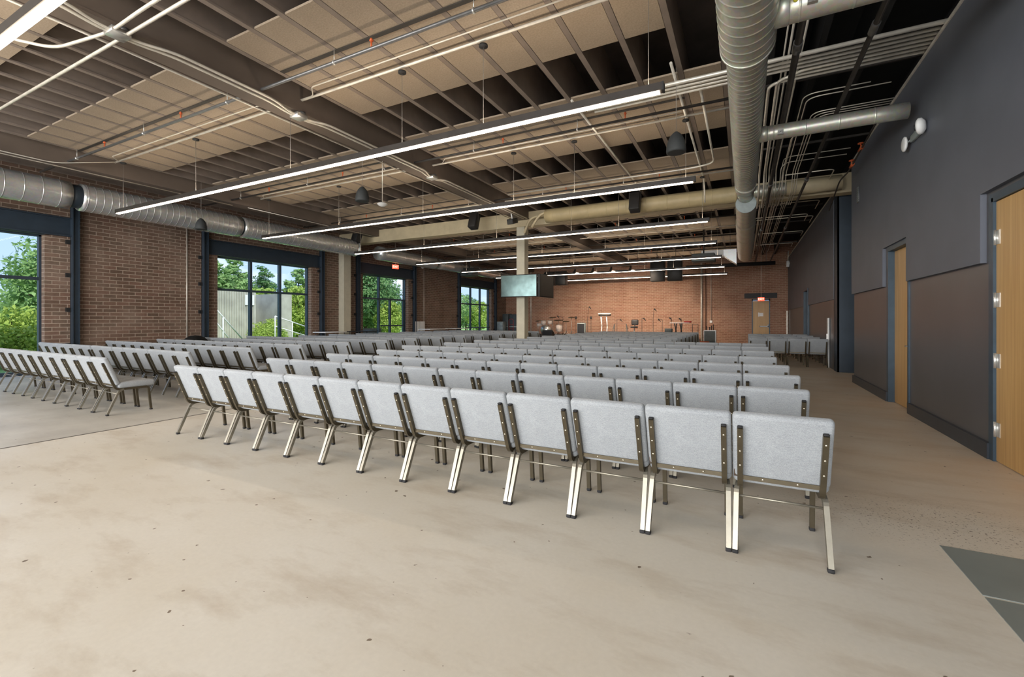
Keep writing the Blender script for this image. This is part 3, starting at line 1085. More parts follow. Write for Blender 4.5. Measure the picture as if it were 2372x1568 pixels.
for i, (y, xa, xt) in enumerate(ybs):
    tag(MB().tube(bend([(xa + 0.1, y, ZB + 0.02), (xt, y, ZB + 0.02)] + (dip(xt, 27.5 if i % 2 else 24.0, ZB) if y < 12 else [(xt, y + 0.6, 4.66), (xt, 15.0, 4.66), (xt, 15.4, ZB), (xt, 26.0, ZB)]), 0.22, 6), 0.010, 6).build('conduit', M['conduit']),
        'slim conduit curving from the wall to run down over the far aisle', 'conduit', 'slim conduits over the far aisle')
for i, x in enumerate((0.50, 0.56, 0.66, 0.71)):
    tag(MB().tube(bend([(x, -2, ZB + 0.12)] + dip(x, 27.5, ZB + 0.12), 0.15, 4), 0.011 + 0.004 * (i % 2), 6).build('conduit', M['conduit']),
        'straight conduit above the bundle, parallel to the duct', 'conduit', 'straight conduits parallel to the duct')
for (x, r, lab) in ((0.555, 0.040, 'thick black pipe hung beside the big duct'), (1.27, 0.030, 'black sprinkler main hung midway between duct and slate wall')):
    z = EYE + 3.24 - r
    t = thing('black_pipe', lab, 'pipe', (x, 0, z))
    MB().tube([(0, 0.6, 0), (0, 28.0, 0)], r, 12).build('pipe_run', M['pipe_dark'], t)
    for y in (6.2, 12.2, 18.2):
        MB().tube([(0, y - 0.10, 0), (0, y + 0.10, 0)], r + 0.012, 12).build('coupling', M['pipe'], t)
for i, y in enumerate((8.35, 11.4, 14.9, 17.6, 20.2, 22.9, 25.5)):
    tag(MB().box(XD + 0.2, XR + 0.1, y, y + 0.04, ZB + 0.15, ZB + 0.19).build('strut_channel', M['pipe_dark']),
        'black strut channel across the service runs, %s from the camera' % ORD[i], 'strut', 'strut channels over the far aisle')
for i, (ya, xa, xb) in enumerate(((16.0, 0.3, 2.0), (17.9, 0.3, 1.9), (18.3, 0.4, 2.1), (21.2, 0.5, 2.1), (24.3, 0.5, 2.0), (12.9, 0.9, 1.9))):
    tag(MB().tube(bend([(xa, ya, ZB - 0.05), (xb, ya, ZB - 0.05), (xb + 0.02, ya + 1.2, ZB - 0.05)], 0.15, 5), 0.013, 6).build('conduit', M['conduit']),
        'short cross conduit over the far aisle with a bend at the wall', 'conduit', 'short cross conduits at the far aisle')
for i, (y, z) in enumerate(((9.3, 4.70), (10.5, 4.62), (11.3, 4.55))):
    t = thing('valve', 'orange valve on the dark pipe by the wall top, %s from the camera' % ORD[i], 'valve', (1.95, y, z))
    MB().tube([(0, -0.12, 0), (0, 0.12, 0)], 0.03, 10).build('body', M['orange'], t)
    MB().tube([(0, 0, 0), (0, 0, 0.10)], 0.010, 6).lathe([(0.05, 0.09), (0.05, 0.11)], 12).build('handwheel', M['orange'], t)
tag(MB().tube(bend([(1.95, 8.9, 4.72), (1.95, 11.6, 4.52), (1.95, 12.6, 4.6), (2.0, 14.4, 4.3)], 0.3, 5), 0.016, 7).build('pipe', M['pipe_dark']), 'dark riser pipe carrying the orange valves by the wall top', 'pipe')

# vertical conduits on the brick
for (px_, ya, lab) in ((433, None, 'vertical pale conduit on the brick between the first two windows'), (982, None, 'vertical conduit on the brick between the glazed door and last window')):
    q = at_x(px_, 700, XL + 0.03)
    tag(MB().tube([(q.x, q.y, 0.3), (q.x, q.y, 4.4)], 0.016, 7).build('conduit', M['conduit']), lab, 'conduit')
for (px_, r, lab, zb) in ((1625, 0.055, 'stout white downpipe on the far brick wall', 0), (1634, 0.03, 'brown downpipe beside the white one on the far wall', 0), (1647, 0.018, 'thin conduit dropping to a white box on the far wall', 1.30), (1230, 0.04, 'white pipe on the far wall beside the concrete column', 0)):
    q = at_y(px_, 700, YF - 0.07)
    tag(MB().tube([(q.x, q.y, zb), (q.x, q.y, 5.1)], r, 8).build('pipe', M['conduit'] if r != 0.03 else M['rust']), lab, 'pipe')
q = at_y(1647, 745, YF - 0.05)
tag(MB().rbox(q.x - 0.07, q.x + 0.07, YF - 0.1, YF - 0.005, q.z - 0.07, q.z + 0.07, 0.01, 2).build('wall_box', M['white']), 'small white electrical box at the end of the thin conduit', 'electrical box')

# ------------------------------------------------------------------ hanging speakers and fixtures
for (x, y, lab) in ((-13.6, 7.24, 'grey bell-shaped hanging speaker before the brick wall by the long duct'),
                    (-7.30, 7.12, 'grey bell-shaped hanging speaker beside the girder in mid ceiling'),
                    (-0.92, 7.25, 'grey bell-shaped hanging speaker next to the large dark-wall duct')):
    t = thing('bell_speaker', lab, 'speaker', (x, y, EYE + 2.56), 0, 'bell-shaped hanging speakers')
    prof = [(0.118, 0.0), (0.142, 0.0), (0.145, 0.03), (0.140, 0.10), (0.125, 0.17), (0.095, 0.24), (0.055, 0.29), (0.025, 0.315), (0.0, 0.32)]
    MB().lathe(prof, 28).build('shell', M['speaker'], t)
    MB().lathe([(0.0, 0.018), (0.10, 0.018), (0.119, 0.012)], 24).build('grille', M['grille'], t)
    MB().tube([(0, 0, 0.315), (0, 0, ZD - EYE - 2.56)], 0.004, 5).build('suspension_cable', M['wire'], t)
t = thing('dome_pendant', 'white capped dome fixture hanging on a rod beside the middle bell speaker', 'pendant light', (-7.42, 7.85, EYE + 2.66), 0)
MB().lathe([(0.0, -0.035), (0.06, -0.025), (0.11, 0.01), (0.12, 0.03), (0.06, 0.06), (0.0, 0.065)], 20).build('dome', M['white'], t)
MB().tube([(0, 0, 0.06), (0, 0, ZD - EYE - 2.66)], 0.010, 6).build('rod', M['conduit'], t)

for (px_, py_, lab) in ((827, 546, 'black box loudspeaker hung at the window end of the cream beam'),
                        (1098, 512, 'black box loudspeaker hung before the cream beam near the column'),
                        (1471, 469, 'black box loudspeaker hung before the round cream duct')):
    q = at_y(px_, py_, 13.45)
    t = thing('box_loudspeaker', lab, 'speaker', q, 0, 'box loudspeakers before the cross beam')
    R = Matrix.Rotation(math.radians(-18), 4, 'X')
    MB().rbox(-0.15, 0.15, -0.13, 0.13, -0.28, 0.28, 0.02, 2, R).build('cabinet', M['black'], t)
    MB().rbox(-0.14, 0.14, 0.128, 0.145, -0.27, 0.27, 0.005, 1, R).build('grille', M['grille'], t)
    br_ = MB().tube([(-0.17, 0, 0), (-0.17, 0, 0.36), (0.17, 0, 0.36), (0.17, 0, 0)], 0.012, 6)
    br_.tube([(0, 0, 0.36), (0, 0, ZJ - q.z)], 0.018, 8)
    br_.build('mounting_yoke', M['pipe_dark'], t)

q = at_y(1187, 512, 13.2)
t = thing('ceiling_camera', 'dark camera on a white bent arm beside the column head', 'camera', q)
MB().rbox(-0.11, 0.11, -0.20, 0.20, -0.09, 0.08, 0.02, 2, Matrix.Rotation(0.3, 4, 'X')).build('body', M['black'], t)
MB().tube(bend([(0, 0, 0.05), (-0.05, 0, 0.25), (-0.05, 0, ZJ - q.z)], 0.1), 0.022, 8).build('arm', M['white'], t)
MB().tube([(0, -0.2, -0.05), (0.02, -0.28, -0.08)], 0.05, 14).build('lens', M['glass'], t)

q = at_y(1087, 634, 21.5)
t = thing('projector', 'green-grey projector hung on a pole toward the far end of the hall', 'projector', q)
MB().rbox(-0.38, 0.38, -0.35, 0.35, -0.14, 0.14, 0.04, 2).build('body', M['darkbox'], t)
MB().box(-0.2, 0.5, -0.3, 0.3, 0.14, 0.3).tube([(0, 0, 0.3), (0, 0, ZJ - q.z)], 0.03, 8).build('mounting_pole', M['black'], t)
MB().tube([(0.1, -0.35, 0), (0.1, -0.45, 0)], 0.09, 14).build('lens', M['glass'], t)
q = at_y(1005, 624, 22.0)
t = thing('dome_camera', 'small white dome camera on the brick beyond the glazed door', 'camera', (XL + 0.1, 19.95, q.z - 0.1))
MB().lathe([(0.0, -0.11), (0.07, -0.08), (0.10, 0.0), (0.10, 0.05), (0.0, 0.05)], 16).build('dome', M['white'], t)
MB().box(-0.1, 0.0, -0.03, 0.03, 0.03, 0.08).build('wall_bracket', M['white'], t)

# second projector and clutter over the stage
q = at_y(1630, 598, 20.5)
t = thing('projector', 'black ceiling projector on a pole before the rolled screen', 'projector', q)
MB().rbox(-0.45, 0.45, -0.4, 0.4, -0.16, 0.16, 0.04, 2).build('body', M['darkbox'], t)
MB().tube([(0, 0, 0.16), (0, 0, ZJ - q.z)], 0.03, 8).build('mounting_pole', M['black'], t)
MB().tube([(0.1, 0.4, 0), (0.1, 0.5, 0)], 0.09, 14).build('lens', M['glass'], t)
for (pa, pb, y, lab) in ((1508, 1580, 25.0, 'black hanging loudspeaker array over the stage toward the exit door'), (1263, 1312, 25.0, 'black hanging loudspeaker array over the stage beside the column')):
    top = 606 if pa > 1400 else 632
    bot = 650 if pa > 1400 else 660
    a, b = at_y(pa, top, y), at_y(pb, bot, y)
    t = thing('loudspeaker_array', lab, 'speaker', ((a.x + b.x) / 2, y, (a.z + b.z) / 2), 0, 'loudspeaker arrays over the stage')
    w, h = (b.x - a.x) / 2, (a.z - b.z) / 2
    MB().rbox(-w, -w * 0.1, -0.25, 0.25, -h, h, 0.02, 1).build('cabinet', M['black'], t)
    MB().rbox(w * 0.1, w, -0.25, 0.25, -h, h, 0.02, 1).build('cabinet', M['black'], t)
    MB().box(-w, w, -0.05, 0.05, h, h + 0.06).tube([(-w * .6, 0, h), (-w * .6, 0, ZD - 0.03 - t.location.z)], 0.012, 6).tube([(w * .6, 0, h), (w * .6, 0, ZD - 0.03 - t.location.z)], 0.012, 6).build('rigging', M['pipe_dark'], t)
a, b = at_y(1590, 618, 26.6), at_y(1796, 610, 26.6)
t = thing('projection_screen', 'dark rolled projection screen case hung before the far wall', 'projection screen', (a.x, 26.6, (a.z + b.z) / 2))
MB().tube([(0, 0, 0), (b.x - a.x, 0, 0)], 0.10, 14).build('case', M['black'], t)
MB().tube([(0.4, 0, 0.1), (0.4, 0, ZJ - t.location.z)], 0.01, 5).tube([(b.x - a.x - 0.4, 0, 0.1), (b.x - a.x - 0.4, 0, ZJ - t.location.z)], 0.01, 5).build('hanging_wires', M['wire'], t)

# track with spot lights
a, b = at_y(1300, 628, 23.1), at_y(1500, 620, 23.1)
t = thing('track_rail', 'white lighting track carrying the stage spotlights', 'track', (a.x, 23.1, a.z + 0.12))
MB().box(0, b.x - a.x, -0.03, 0.03, -0.02, 0.02).tube([(0.5, 0, 0), (0.5, 0, ZJ - a.z - 0.12)], 0.008, 5).tube([(b.x - a.x - 0.5, 0, 0), (b.x - a.x - 0.5, 0, ZJ - a.z - 0.12)], 0.008, 5).build('rail', M['fixture'], t)
for i, px_ in enumerate((1331, 1373, 1415, 1460)):
    q = at_y(px_, 630 - i, 23.1)
    q.z = a.z - 0.06
    t = thing('track_spotlight', 'glowing stage spotlight, %s along the track from the column' % ORD[i], 'spotlight', q, 0, 'spotlights on the stage track')
    R = Matrix.Rotation(math.radians(-40), 4, 'X')
    MB().lathe([(0.05, 0.16), (0.06, 0.0), (0.075, -0.08), (0.068, -0.08)], 16, R).build('housing', M['fixture'], t)
    MB().lathe([(0.0, -0.07), (0.066, -0.07)], 16, R).build('lens', M['spot'], t)
    MB().tube([(0, 0, 0.02), (0, 0, 0.14)], 0.015, 6).build('stem', M['fixture'], t)
    sd = bpy.data.lights.new('stage_spot', 'SPOT')
    sd.energy = 420
    sd.spot_size = math.radians(95)
    sd.spot_blend = 0.8
    sd.color = (1.0, 0.80, 0.62)
    sd.shadow_soft_size = 0.06
    so = bpy.data.objects.new('stage_spot', sd)
    so.location = (q.x, q.y + 0.12, q.z - 0.12)
    so.rotation_euler = Vector((0.0, 1.0, -0.42)).to_track_quat('-Z', 'Y').to_euler()
    COL.objects.link(so)


a, b = at_y(1676, 578, 21.8), at_y(1706, 611, 21.8)
t = thing('duct_plenum', 'pale sheet metal plenum joining the far end of the spiral duct', 'duct', ((a.x + b.x) / 2, 22.0, (a.z + b.z) / 2))
w, h = (b.x - a.x) / 2, (a.z - b.z) / 2
MB().add([(-w, -0.2, h * 0.2), (w, -0.2, -h), (w, 0.5, -h), (-w, 0.5, h * 0.2), (-w, -0.2, h), (w, -0.2, h), (w, 0.5, h), (-w, 0.5, h)],
         [(0, 3, 2, 1), (4, 5, 6, 7), (0, 1, 5, 4), (1, 2, 6, 5), (2, 3, 7, 6), (3, 0, 4, 7)]).build('transition', M['duct_l'], t)
MB().box(-w - 0.9, -w, -0.2, 0.5, h * 0.2, h).build('box', M['white'], t)
MB().tube([(0, 0, h), (0, 0, ZD - t.location.z)], 0.01, 5).build('hanger_rod', M['pipe'], t)
# televisions on the column
q = at_y(1202, 662, 13.85)
t = thing('television', 'flat television on the concrete column, screen toward the camera', 'television', (q.x, 13.85, q.z), math.radians(3))
MB().rbox(-0.68, 0.68, -0.035, 0.035, -0.385, 0.385, 0.01, 2).build('bezel', M['black'], t)
MB().box(-0.655, 0.655, -0.040, -0.036, -0.36, 0.36).build('screen', M['screen'], t)
MB().box(-0.2, 0.2, 0.035, 0.10, -0.2, 0.2).tube([(0, 0.1, 0), (0, 0.40, 0)], 0.05, 8).build('wall_mount', M['black'], t)
t = thing('television', 'black television on the column turned side-on beside the first', 'television', (q.x + 0.73, 14.5, q.z), math.radians(90))
MB().rbox(-0.62, 0.62, -0.04, 0.04, -0.385, 0.385, 0.01, 2).build('bezel', M['black'], t)
MB().box(-0.59, 0.59, -0.045, -0.041, -0.36, 0.36).build('screen', M['fixture'], t)
MB().tube([(0, 0.04, 0), (0, 0.55, 0)], 0.05, 8).build('wall_mount', M['black'], t)

# ------------------------------------------------------------------ things on the slate wall
t = thing('emergency_light', 'twin-head emergency light high on the slate wall', 'emergency light', (XR, 8.20, EYE + 2.60))
MB().rbox(-0.05, 0.0, -0.17, 0.17, -0.05, 0.05, 0.012, 2).build('body', M['cab'], t)
for (dy, dz, yaw, fl) in ((0.33, -0.01, 0.0, 0.45), (-0.35, 0.0, -0.5, 0.8)):
    Mx = Matrix.Translation((-0.07, dy, dz)) @ Matrix.Rotation(yaw, 4, 'Z') @ Matrix.Rotation(-PI / 2, 4, 'Y') @ Matrix.Diagonal((1, 1, fl, 1))
    MB().lathe([(0.0, 0.05), (0.085, 0.045), (0.108, 0.02), (0.105, -0.02), (0.06, -0.06), (0.0, -0.065)], 24, Mx).build('lamp_head', M['white'], t)
    MB().tube([(-0.03, dy * 0.5, 0), (-0.05, dy * 0.8, dz)], 0.014, 6).build('arm', M['cab'], t)
Mx = Matrix.Translation((-0.125, -0.38, -0.02)) @ Matrix.Rotation(-0.6, 4, 'Z') @ Matrix.Rotation(-PI / 2, 4, 'Y')
MB().lathe([(0.02, 0.0), (0.042, 0.0), (0.042, 0.012), (0.02, 0.012), (0.02, 0.0)], 20, Mx).build('lens_ring', M['black'], t)
t = thing('wall_vent', 'small grey louvred plate on the slate wall near the steel column', 'vent', (XR, 11.9, EYE + 2.68))
MB().rbox(-0.015, 0.0, -0.09, 0.09, -0.17, 0.17, 0.004, 1).build('plate', M['wall_low'], t)
mb = MB()
for k in range(8):
    mb.box(-0.022, -0.014, -0.07, 0.07, -0.15 + k * 0.04, -0.132 + k * 0.04)
mb.build('louvre', M['cab'], t)
q = at_x(1920, 760, FX + 0.02)
t = thing('wall_panel', 'tall narrow white board leaning on the wall beyond the steel column', 'board', (FX + 0.02, q.y, 0))
MB().rbox(-0.035, 0.0, -0.12, 0.12, 0.0, 1.47, 0.006, 1).build('board_face', M['white'], t)
MB().box(-0.06, -0.035, -0.02, 0.02, 0.8, 1.0).build('handle', M['chrome'], t)
q = at_x(1820, 620, FX - 0.05)
t = thing('wall_speaker', 'small white wall speaker high at the far corner', 'speaker', (FX, 28.9, 4.55))
MB().rbox(-0.16, -0.02, -0.12, 0.12, -0.22, 0.12, 0.03, 2).build('cabinet', M['white'], t)
MB().tube([(-0.08, 0, 0.1), (-0.06, 0, 0.65)], 0.03, 8).box(-0.03, 0, -0.04, 0.04, -0.08, 0.04).build('bracket', M['conduit'], t)
tag(MB().box(XR - 0.02, XR + 0.03, 29.86, 29.99, 0, 1.95).build('corner_guard', M['conduit']), 'pale vertical corner guard where the brick meets the dark wall', 'corner guard')

# ------------------------------------------------------------------ chairs
PADW = 0.2535
th = math.atan2(0.165, 0.43)
BY = 0.105
ca, sa = math.cos(th), math.sin(th)


def pad_meshes():
    # backrest: local frame tilted about X; back face passes through y=.165,z=.43 and y=.03,z=.85
    Mx = Matrix.Translation((0, BY, 0.425)) @ Matrix.Rotation(th, 4, 'X')
    mb = MB().rbox(-PADW, PADW, 0.0, 0.062, 0.0, 0.445, 0.024, 4, Mx)
    me_b = mb.mesh('backrest', M['fabric'])
    mb = MB().rbox(-PADW, PADW, 0.125, 0.595, 0.385, 0.475, 0.034, 4)
    me_s = mb.mesh('seat', M['fabric'])
    return me_b, me_s


ME_BACK, ME_SEAT = pad_meshes()


def post_pt(z, off=0.016):
    """Point on the back post at height z (behind the pad)."""
    k = (z - 0.425) / ca
    return (BY - k * sa - off * ca, z - off * sa)


def frame_mesh(s, m, name='side_frame'):
    y1, z1 = post_pt(0.770)
    y2, z2 = post_pt(0.47)
    x = s * 0.212
    pts = [(x, y1, z1), (x, y2, z2)] + bend([(x, y2, z2), (x, 0.112, 0.370), (x, 0.25, 0.369)], 0.08, 5) + [(x, 0.49, 0.369)]
    return MB().tube(pts, 0.0150, square=True).mesh(name, m)


def cap_mesh(s):
    y1, z1 = post_pt(0.776)
    return MB().rbox(s * 0.212 - 0.015, s * 0.212 + 0.015, y1 - 0.015, y1 + 0.015, z1 - 0.006, z1 + 0.006, 0.004, 1).mesh('post_cap', M['rubber'])


def rear_leg_mesh(s):
    mb = MB().tube(bend([(s * 0.222, 0.20, 0.368), (s * 0.232, 0.140, 0.345), (s * 0.238, 0.0, 0.018)], 0.03, 3), 0.0138, square=True)
    return mb.mesh('rear_leg', M['leg'])


def front_leg_mesh(s):
    mb = MB().tube(bend([(s * 0.212, 0.45, 0.369), (s * 0.212, 0.515, 0.362), (s * 0.212, 0.550, 0.018)], 0.06, 5), 0.0145, square=True)
    return mb.mesh('front_leg', M['bronze'])


def foot_mesh(s, rear):
    x, y = (s * 0.238, 0.0) if rear else (s * 0.212, 0.550)
    return MB().rbox(x - 0.0165, x + 0.0165, y - 0.018, y + 0.018, 0.0, 0.022, 0.004, 1).mesh('foot_glide', M['rubber'])


ry, rz_ = post_pt(0.435, 0.006)
ME_RAIL = MB().box(-0.2, 0.2, ry - 0.008, ry + 0.006, rz_ - 0.014, rz_ + 0.012).mesh('back_rail', M['bronze'])
ME_ROD = MB().tube([(-0.232, 0.128, 0.305), (0.232, 0.128, 0.305)], 0.0075, 8).mesh('stretcher', M['leg'])
ME_FR = {s: frame_mesh(s, M['bronze']) for s in (-1, 1)}
ME_CAP = {s: cap_mesh(s) for s in (-1, 1)}
ME_RL = {s: rear_leg_mesh(s) for s in (-1, 1)}
ME_FL = {s: front_leg_mesh(s) for s in (-1, 1)}
ME_FOOT = {(s, r): foot_mesh(s, r) for s in (-1, 1) for r in (True, False)}
gm = MB()
gm.add([(-0.247, 0.090, 0.475), (-0.257, 0.100, 0.515), (-0.232, 0.090, 0.475), (-0.222, 0.105, 0.43), (-0.247, 0.105, 0.43),
        (-0.247, 0.096, 0.475), (-0.257, 0.106, 0.515), (-0.232, 0.096, 0.475), (-0.222, 0.111, 0.43), (-0.247, 0.111, 0.43)],
       [(0, 1, 2), (0, 2, 3, 4), (5, 7, 6), (5, 9, 8, 7), (0, 5, 6, 1), (1, 6, 7, 2), (2, 7, 8, 3), (3, 8, 9, 4), (4, 9, 5, 0)])
ME_GANG = gm.mesh('ganging_bracket', M['ganging'])
ME_BOLT = MB().lathe([(0.0066, 0), (0.0055, 0.003), (0.0, 0.0045)], 8, Matrix.Rotation(PI / 2 + th, 4, 'X')).mesh('bolt', M['bolt'])


def make_chair(detail):
    """detail 2: every part with bolts and glides; 1: main parts."""
    t = thing('stacking_chair', '', 'chair')
    link('seat', ME_SEAT, t)
    link('backrest', ME_BACK, t)
    rail = link('back_rail', ME_RAIL, t)
    link('stretcher', ME_ROD, t)
    for s in (-1, 1):
        fr = link('side_frame', ME_FR[s], t)
        rl = link('leg', ME_RL[s], t)
        fl = link('leg', ME_FL[s], t)
        if detail >= 2:
            link('post_cap', ME_CAP[s], fr)
            link('foot_glide', ME_FOOT[(s, True)], rl)
            link('foot_glide', ME_FOOT[(s, False)], fl)
            for z in (0.72, 0.625, 0.53):
                y, zz = post_pt(z, 0.030)
                link('bolt', ME_BOLT, fr, (s * 0.212, y, zz))
    if detail >= 2:
        for x in (-0.09, 0.09):
            link('bolt', ME_BOLT, rail, (x, ry - 0.008, rz_))
        link('ganging_bracket', ME_GANG, t)
    register(t)
    return t


def joined_chair():
    """All parts of a chair in one mesh with its materials, for copies of a few pixels."""
    me = bpy.data.meshes.new('stacking_chair_far')
    parts = [(ME_SEAT, 0), (ME_BACK, 0), (ME_RAIL, 1), (ME_ROD, 1)]
    for s in (-1, 1):
        parts += [(ME_FR[s], 1), (ME_RL[s], 1), (ME_FL[s], 1)]
    vs, fs, mi, sm = [], [], [], []
    for p, k in parts:
        n = len(vs)
        vs += [tuple(v.co) for v in p.vertices]
        for poly in p.polygons:
            fs.append(tuple(i + n for i in poly.vertices))
            mi.append(k)
            sm.append(poly.use_smooth)
    me.from_pydata(vs, [], fs)
    me.materials.append(M['fabric'])
    me.materials.append(M['bronze'])
    me.polygons.foreach_set('material_index', mi)
    me.polygons.foreach_set('use_smooth', sm)
    me.update()
    return me, vs, fs, mi, sm


PITCH = 0.512
rows = []      # (block, row number, x of the aisle end, y of rear feet, chairs, rotation of the row)
cy = [3.03, 4.22, 5.25, 6.38, 7.75, 9.25, 10.7, 12.1]
cxr = [0.447, 0.462, 0.50, 0.495, 0.44, 0.485, 0.46, 0.47]
for i in range(8):
    rows.append(('centre', i, cxr[i], cy[i], 13 if i < 4 else 14, 0.0))
for i, y in enumerate([13.55, 14.8, 16.0, 17.2, 18.4, 19.6, 20.8, 22.0]):
    rows.append(('centre', 8 + i, -1.82, y, 9, 0.0))
ly = [3.13, 4.40, 5.62, 6.85, 8.15, 9.60, 11.0, 12.4, 13.8, 15.2, 16.6, 18.0, 19.4, 20.8]
lxr = [-8.27, -8.56, -8.75, -8.84, -8.79, -8.87, -9.0, -9.05, -9.05, -9.1, -9.1, -9.2, -9.2, -9.2]
for i in range(14):
    rows.append(('window side', i, lxr[i], ly[i], (10 if i == 0 else 14 if i == 1 else 13) if i < 6 else 11, -1.7))
for i, y in enumerate([15.9, 17.5, 19.1, 20.7]):
    rows.append(('wall side', i, 2.19, y, 4, 0.0))

seats = []
for (blk, ri, xr, y, n, rot) in rows:
    a = math.radians(rot)
    for k in range(n):
        dx = -(PITCH / 2 + PITCH * k)
        x = xr + dx * math.cos(a)
        yy = y + dx * math.sin(a)
        jit = math.radians(random.uniform(-0.7, 0.7)) if not (blk == 'centre' and ri == 0) else 0.0
        seats.append((math.hypot(x, yy), blk, ri, k, n, x, yy + (random.uniform(-0.012, 0.012) if ri else 0), a + jit))
seats.sort(key=lambda s: s[0])
near = seats[:300]
rest = seats[300:]
proto2 = make_chair(2)
proto1 = make_chair(1)
far_me, fv, ff, fmi, fsm = joined_chair()
used = {1: False, 2: False}
AISLE = {'centre': 'slate wall aisle', 'window side': 'middle aisle', 'wall side': 'dark wall'}
for (d, blk, ri, k, n, x, y, a) in near:
    if y > 12.0:
        o = link('stacking_chair', far_me)
        tag(o, None, 'chair')
    else:
        lv = 2 if ((blk == 'centre' and ri < 3) or (blk == 'window side' and ri == 0)) else 1
        p = proto2 if lv == 2 else proto1
        o = p if not used[lv] else copy_tree(p)
        used[lv] = True
    o.location = (x, y, 0)
    o.rotation_euler = (0, 0, a)
    o['label'] = 'grey padded chair, %s from the %s, %s row of the %s block' % (ORD[k], AISLE[blk], ORD[ri], blk)
    o['group'] = 'grey stacking chairs in rows, %s block' % blk
vs, fs, mi, sm = [], [], [], []
for (d, blk, ri, k, n, x, y, a) in rest:
    c_, s_ = math.cos(a), math.sin(a)
    b0 = len(vs)
    vs += [(x + c_ * p[0] - s_ * p[1], y + s_ * p[0] + c_ * p[1], p[2]) for p in fv]
    fs += [tuple(i + b0 for i in f) for f in ff]
    mi += fmi
    sm += fsm
me = bpy.data.meshes.new('stacking_chairs_beyond')
me.from_pydata(vs, [], fs)
me.materials.append(M['fabric'])
me.materials.append(M['bronze'])
me.polygons.foreach_set('material_index', mi)
me.polygons.foreach_set('use_smooth', sm)
me.update()
tag(link('stacking_chairs_beyond', me), 'remaining rows of grey stacking chairs toward the stage', 'chair', None, 'stuff')

# ------------------------------------------------------------------ furniture along the window wall


def table(loc, w, d, h, top, label, rz=0.0):
    t = thing('folding_table', label, 'table', loc, rz)
    MB().rbox(-w / 2, w / 2, -d / 2, d / 2, h - 0.035, h, 0.008, 2).build('tabletop', top, t)
    for sx in (-1, 1):
        for sy in (-1, 1):
            MB().tube([(sx * (w / 2 - 0.08), sy * (d / 2 - 0.08), h - 0.035), (sx * (w / 2 - 0.05), sy * (d / 2 - 0.06), 0.0)], 0.014, 6).build('leg', M['pipe'], t)


table((-15.25, 13.1, 0), 0.75, 1.1, 0.93, M['white'], 'white-topped table by the brick pier before the glazed door')
table((-15.25, 14.9, 0), 0.7, 1.2, 0.93, M['black'], 'black-topped table beside the concrete wall column')
table((-14.9, 19.6, 0), 0.8, 1.6, 0.95, M['white'], 'white-topped table beyond the glazed door')
table((-14.9, 21.9, 0), 0.8, 1.4, 0.95, M['white'], 'white-topped table before the last window, second past the door')
table((-14.9, 24.2, 0), 0.8, 1.6, 0.97, M['black'], 'black-topped table standing at the last window')
t = thing('round_table', 'round black-clothed table tipped up against the brick wall', 'table', (-15.05, 7.85, 0), 0.0)
Mx = Matrix.Translation((0, 0, 0.47)) @ Matrix.Rotation(PI / 2 - 0.15, 4, 'Y')
MB().lathe([(0, 0.0), (0.42, 0.0), (0.47, 0.02), (0.47, 0.05), (0.0, 0.06)], 32, Mx).build('tabletop', M['black'], t)
MB().box(-0.12, 0.25, -0.25, 0.25, 0.0, 0.03).tube([(0.1, 0, 0.02), (0.02, 0, 0.45)], 0.03, 8).build('folding_base', M['black'], t)
a, b = at_x(965, 745, XL + 0.12), at_x(980, 745, XL + 0.12)
t = thing('notice_board', 'pair of pale boards standing against the brick past the glazed door', 'board', (XL + 0.12, (a.y + b.y) / 2, 0))
for k in (-1, 1):
    MB().box(-0.02, 0.02, k * 0.22 - 0.19, k * 0.22 + 0.19, 0.55, 1.34).box(-0.03, 0.0, k * 0.22 - 0.02, k * 0.22 + 0.02, 0.0, 0.55).build('board_face', M['white'], t)


def boxy(px0, px1, top, y, d, m, name, label, cat, parts=None):
    a, b = at_y(px0, top, y), at_y(px1, top, y)
    t = thing(name, label, cat, ((a.x + b.x) / 2, y + d / 2, 0))
    w = (b.x - a.x) / 2
    MB().rbox(-w, w, -d / 2, d / 2, 0.02, a.z, 0.01, 1).build('body', m, t)
    return t, w, a.z


t, w, h = boxy(1151, 1165, 745, 28.3, 0.5, M['cab'], 'drawer_cabinet', 'pale grey drawer cabinet left of the tall dark cases', 'cabinet')
for k in range(4):
    MB().rbox(-w + 0.02, w - 0.02, -0.27, -0.25, 0.06 + k * (h - 0.1) / 4, 0.03 + (k + 1) * (h - 0.1) / 4, 0.004, 1).build('drawer', M['cab'], t)
t, w, h = boxy(1164, 1177, 727, 28.9, 0.6, M['darkbox'], 'equipment_case', 'tall dark equipment case next to the drawer cabinet', 'case')
MB().box(-w, w, -0.31, -0.30, h * 0.5, h * 0.52).build('latch_band', M['chrome'], t)
t, w, h = boxy(1180, 1197, 728, 28.9, 0.6, M['darkbox'], 'equipment_case', 'tall dark equipment case behind the red hand truck', 'case')
MB().box(-w, w, -0.31, -0.30, h * 0.5, h * 0.52).build('latch_band', M['chrome'], t)
q = at_y(1184, 760, 28.1)
t = thing('hand_truck', 'red hand truck parked before the dark cases', 'hand truck', (q.x, 28.1, 0))
MB().tube(bend([(-0.17, 0, 0.05), (-0.17, 0, 1.5), (0.17, 0, 1.5), (0.17, 0, 0.05)], 0.15), 0.018, 6).tube([(-0.17, 0, 0.8), (0.17, 0, 0.8)], 0.012, 6).tube([(-0.17, 0, 1.1), (0.17, 0, 1.1)], 0.012, 6).box(-0.2, 0.2, -0.22, 0.0, 0.02, 0.035).build('frame', M['red'], t)
for sx in (-1, 1):
    MB().lathe([(0.03, -0.02), (0.12, -0.02), (0.12, 0.02), (0.03, 0.02)], 14, Matrix.Translation((sx * 0.21, 0.06, 0.12)) @ Matrix.Rotation(PI / 2, 4, 'Y')).build('wheel', M['rubber'], t)

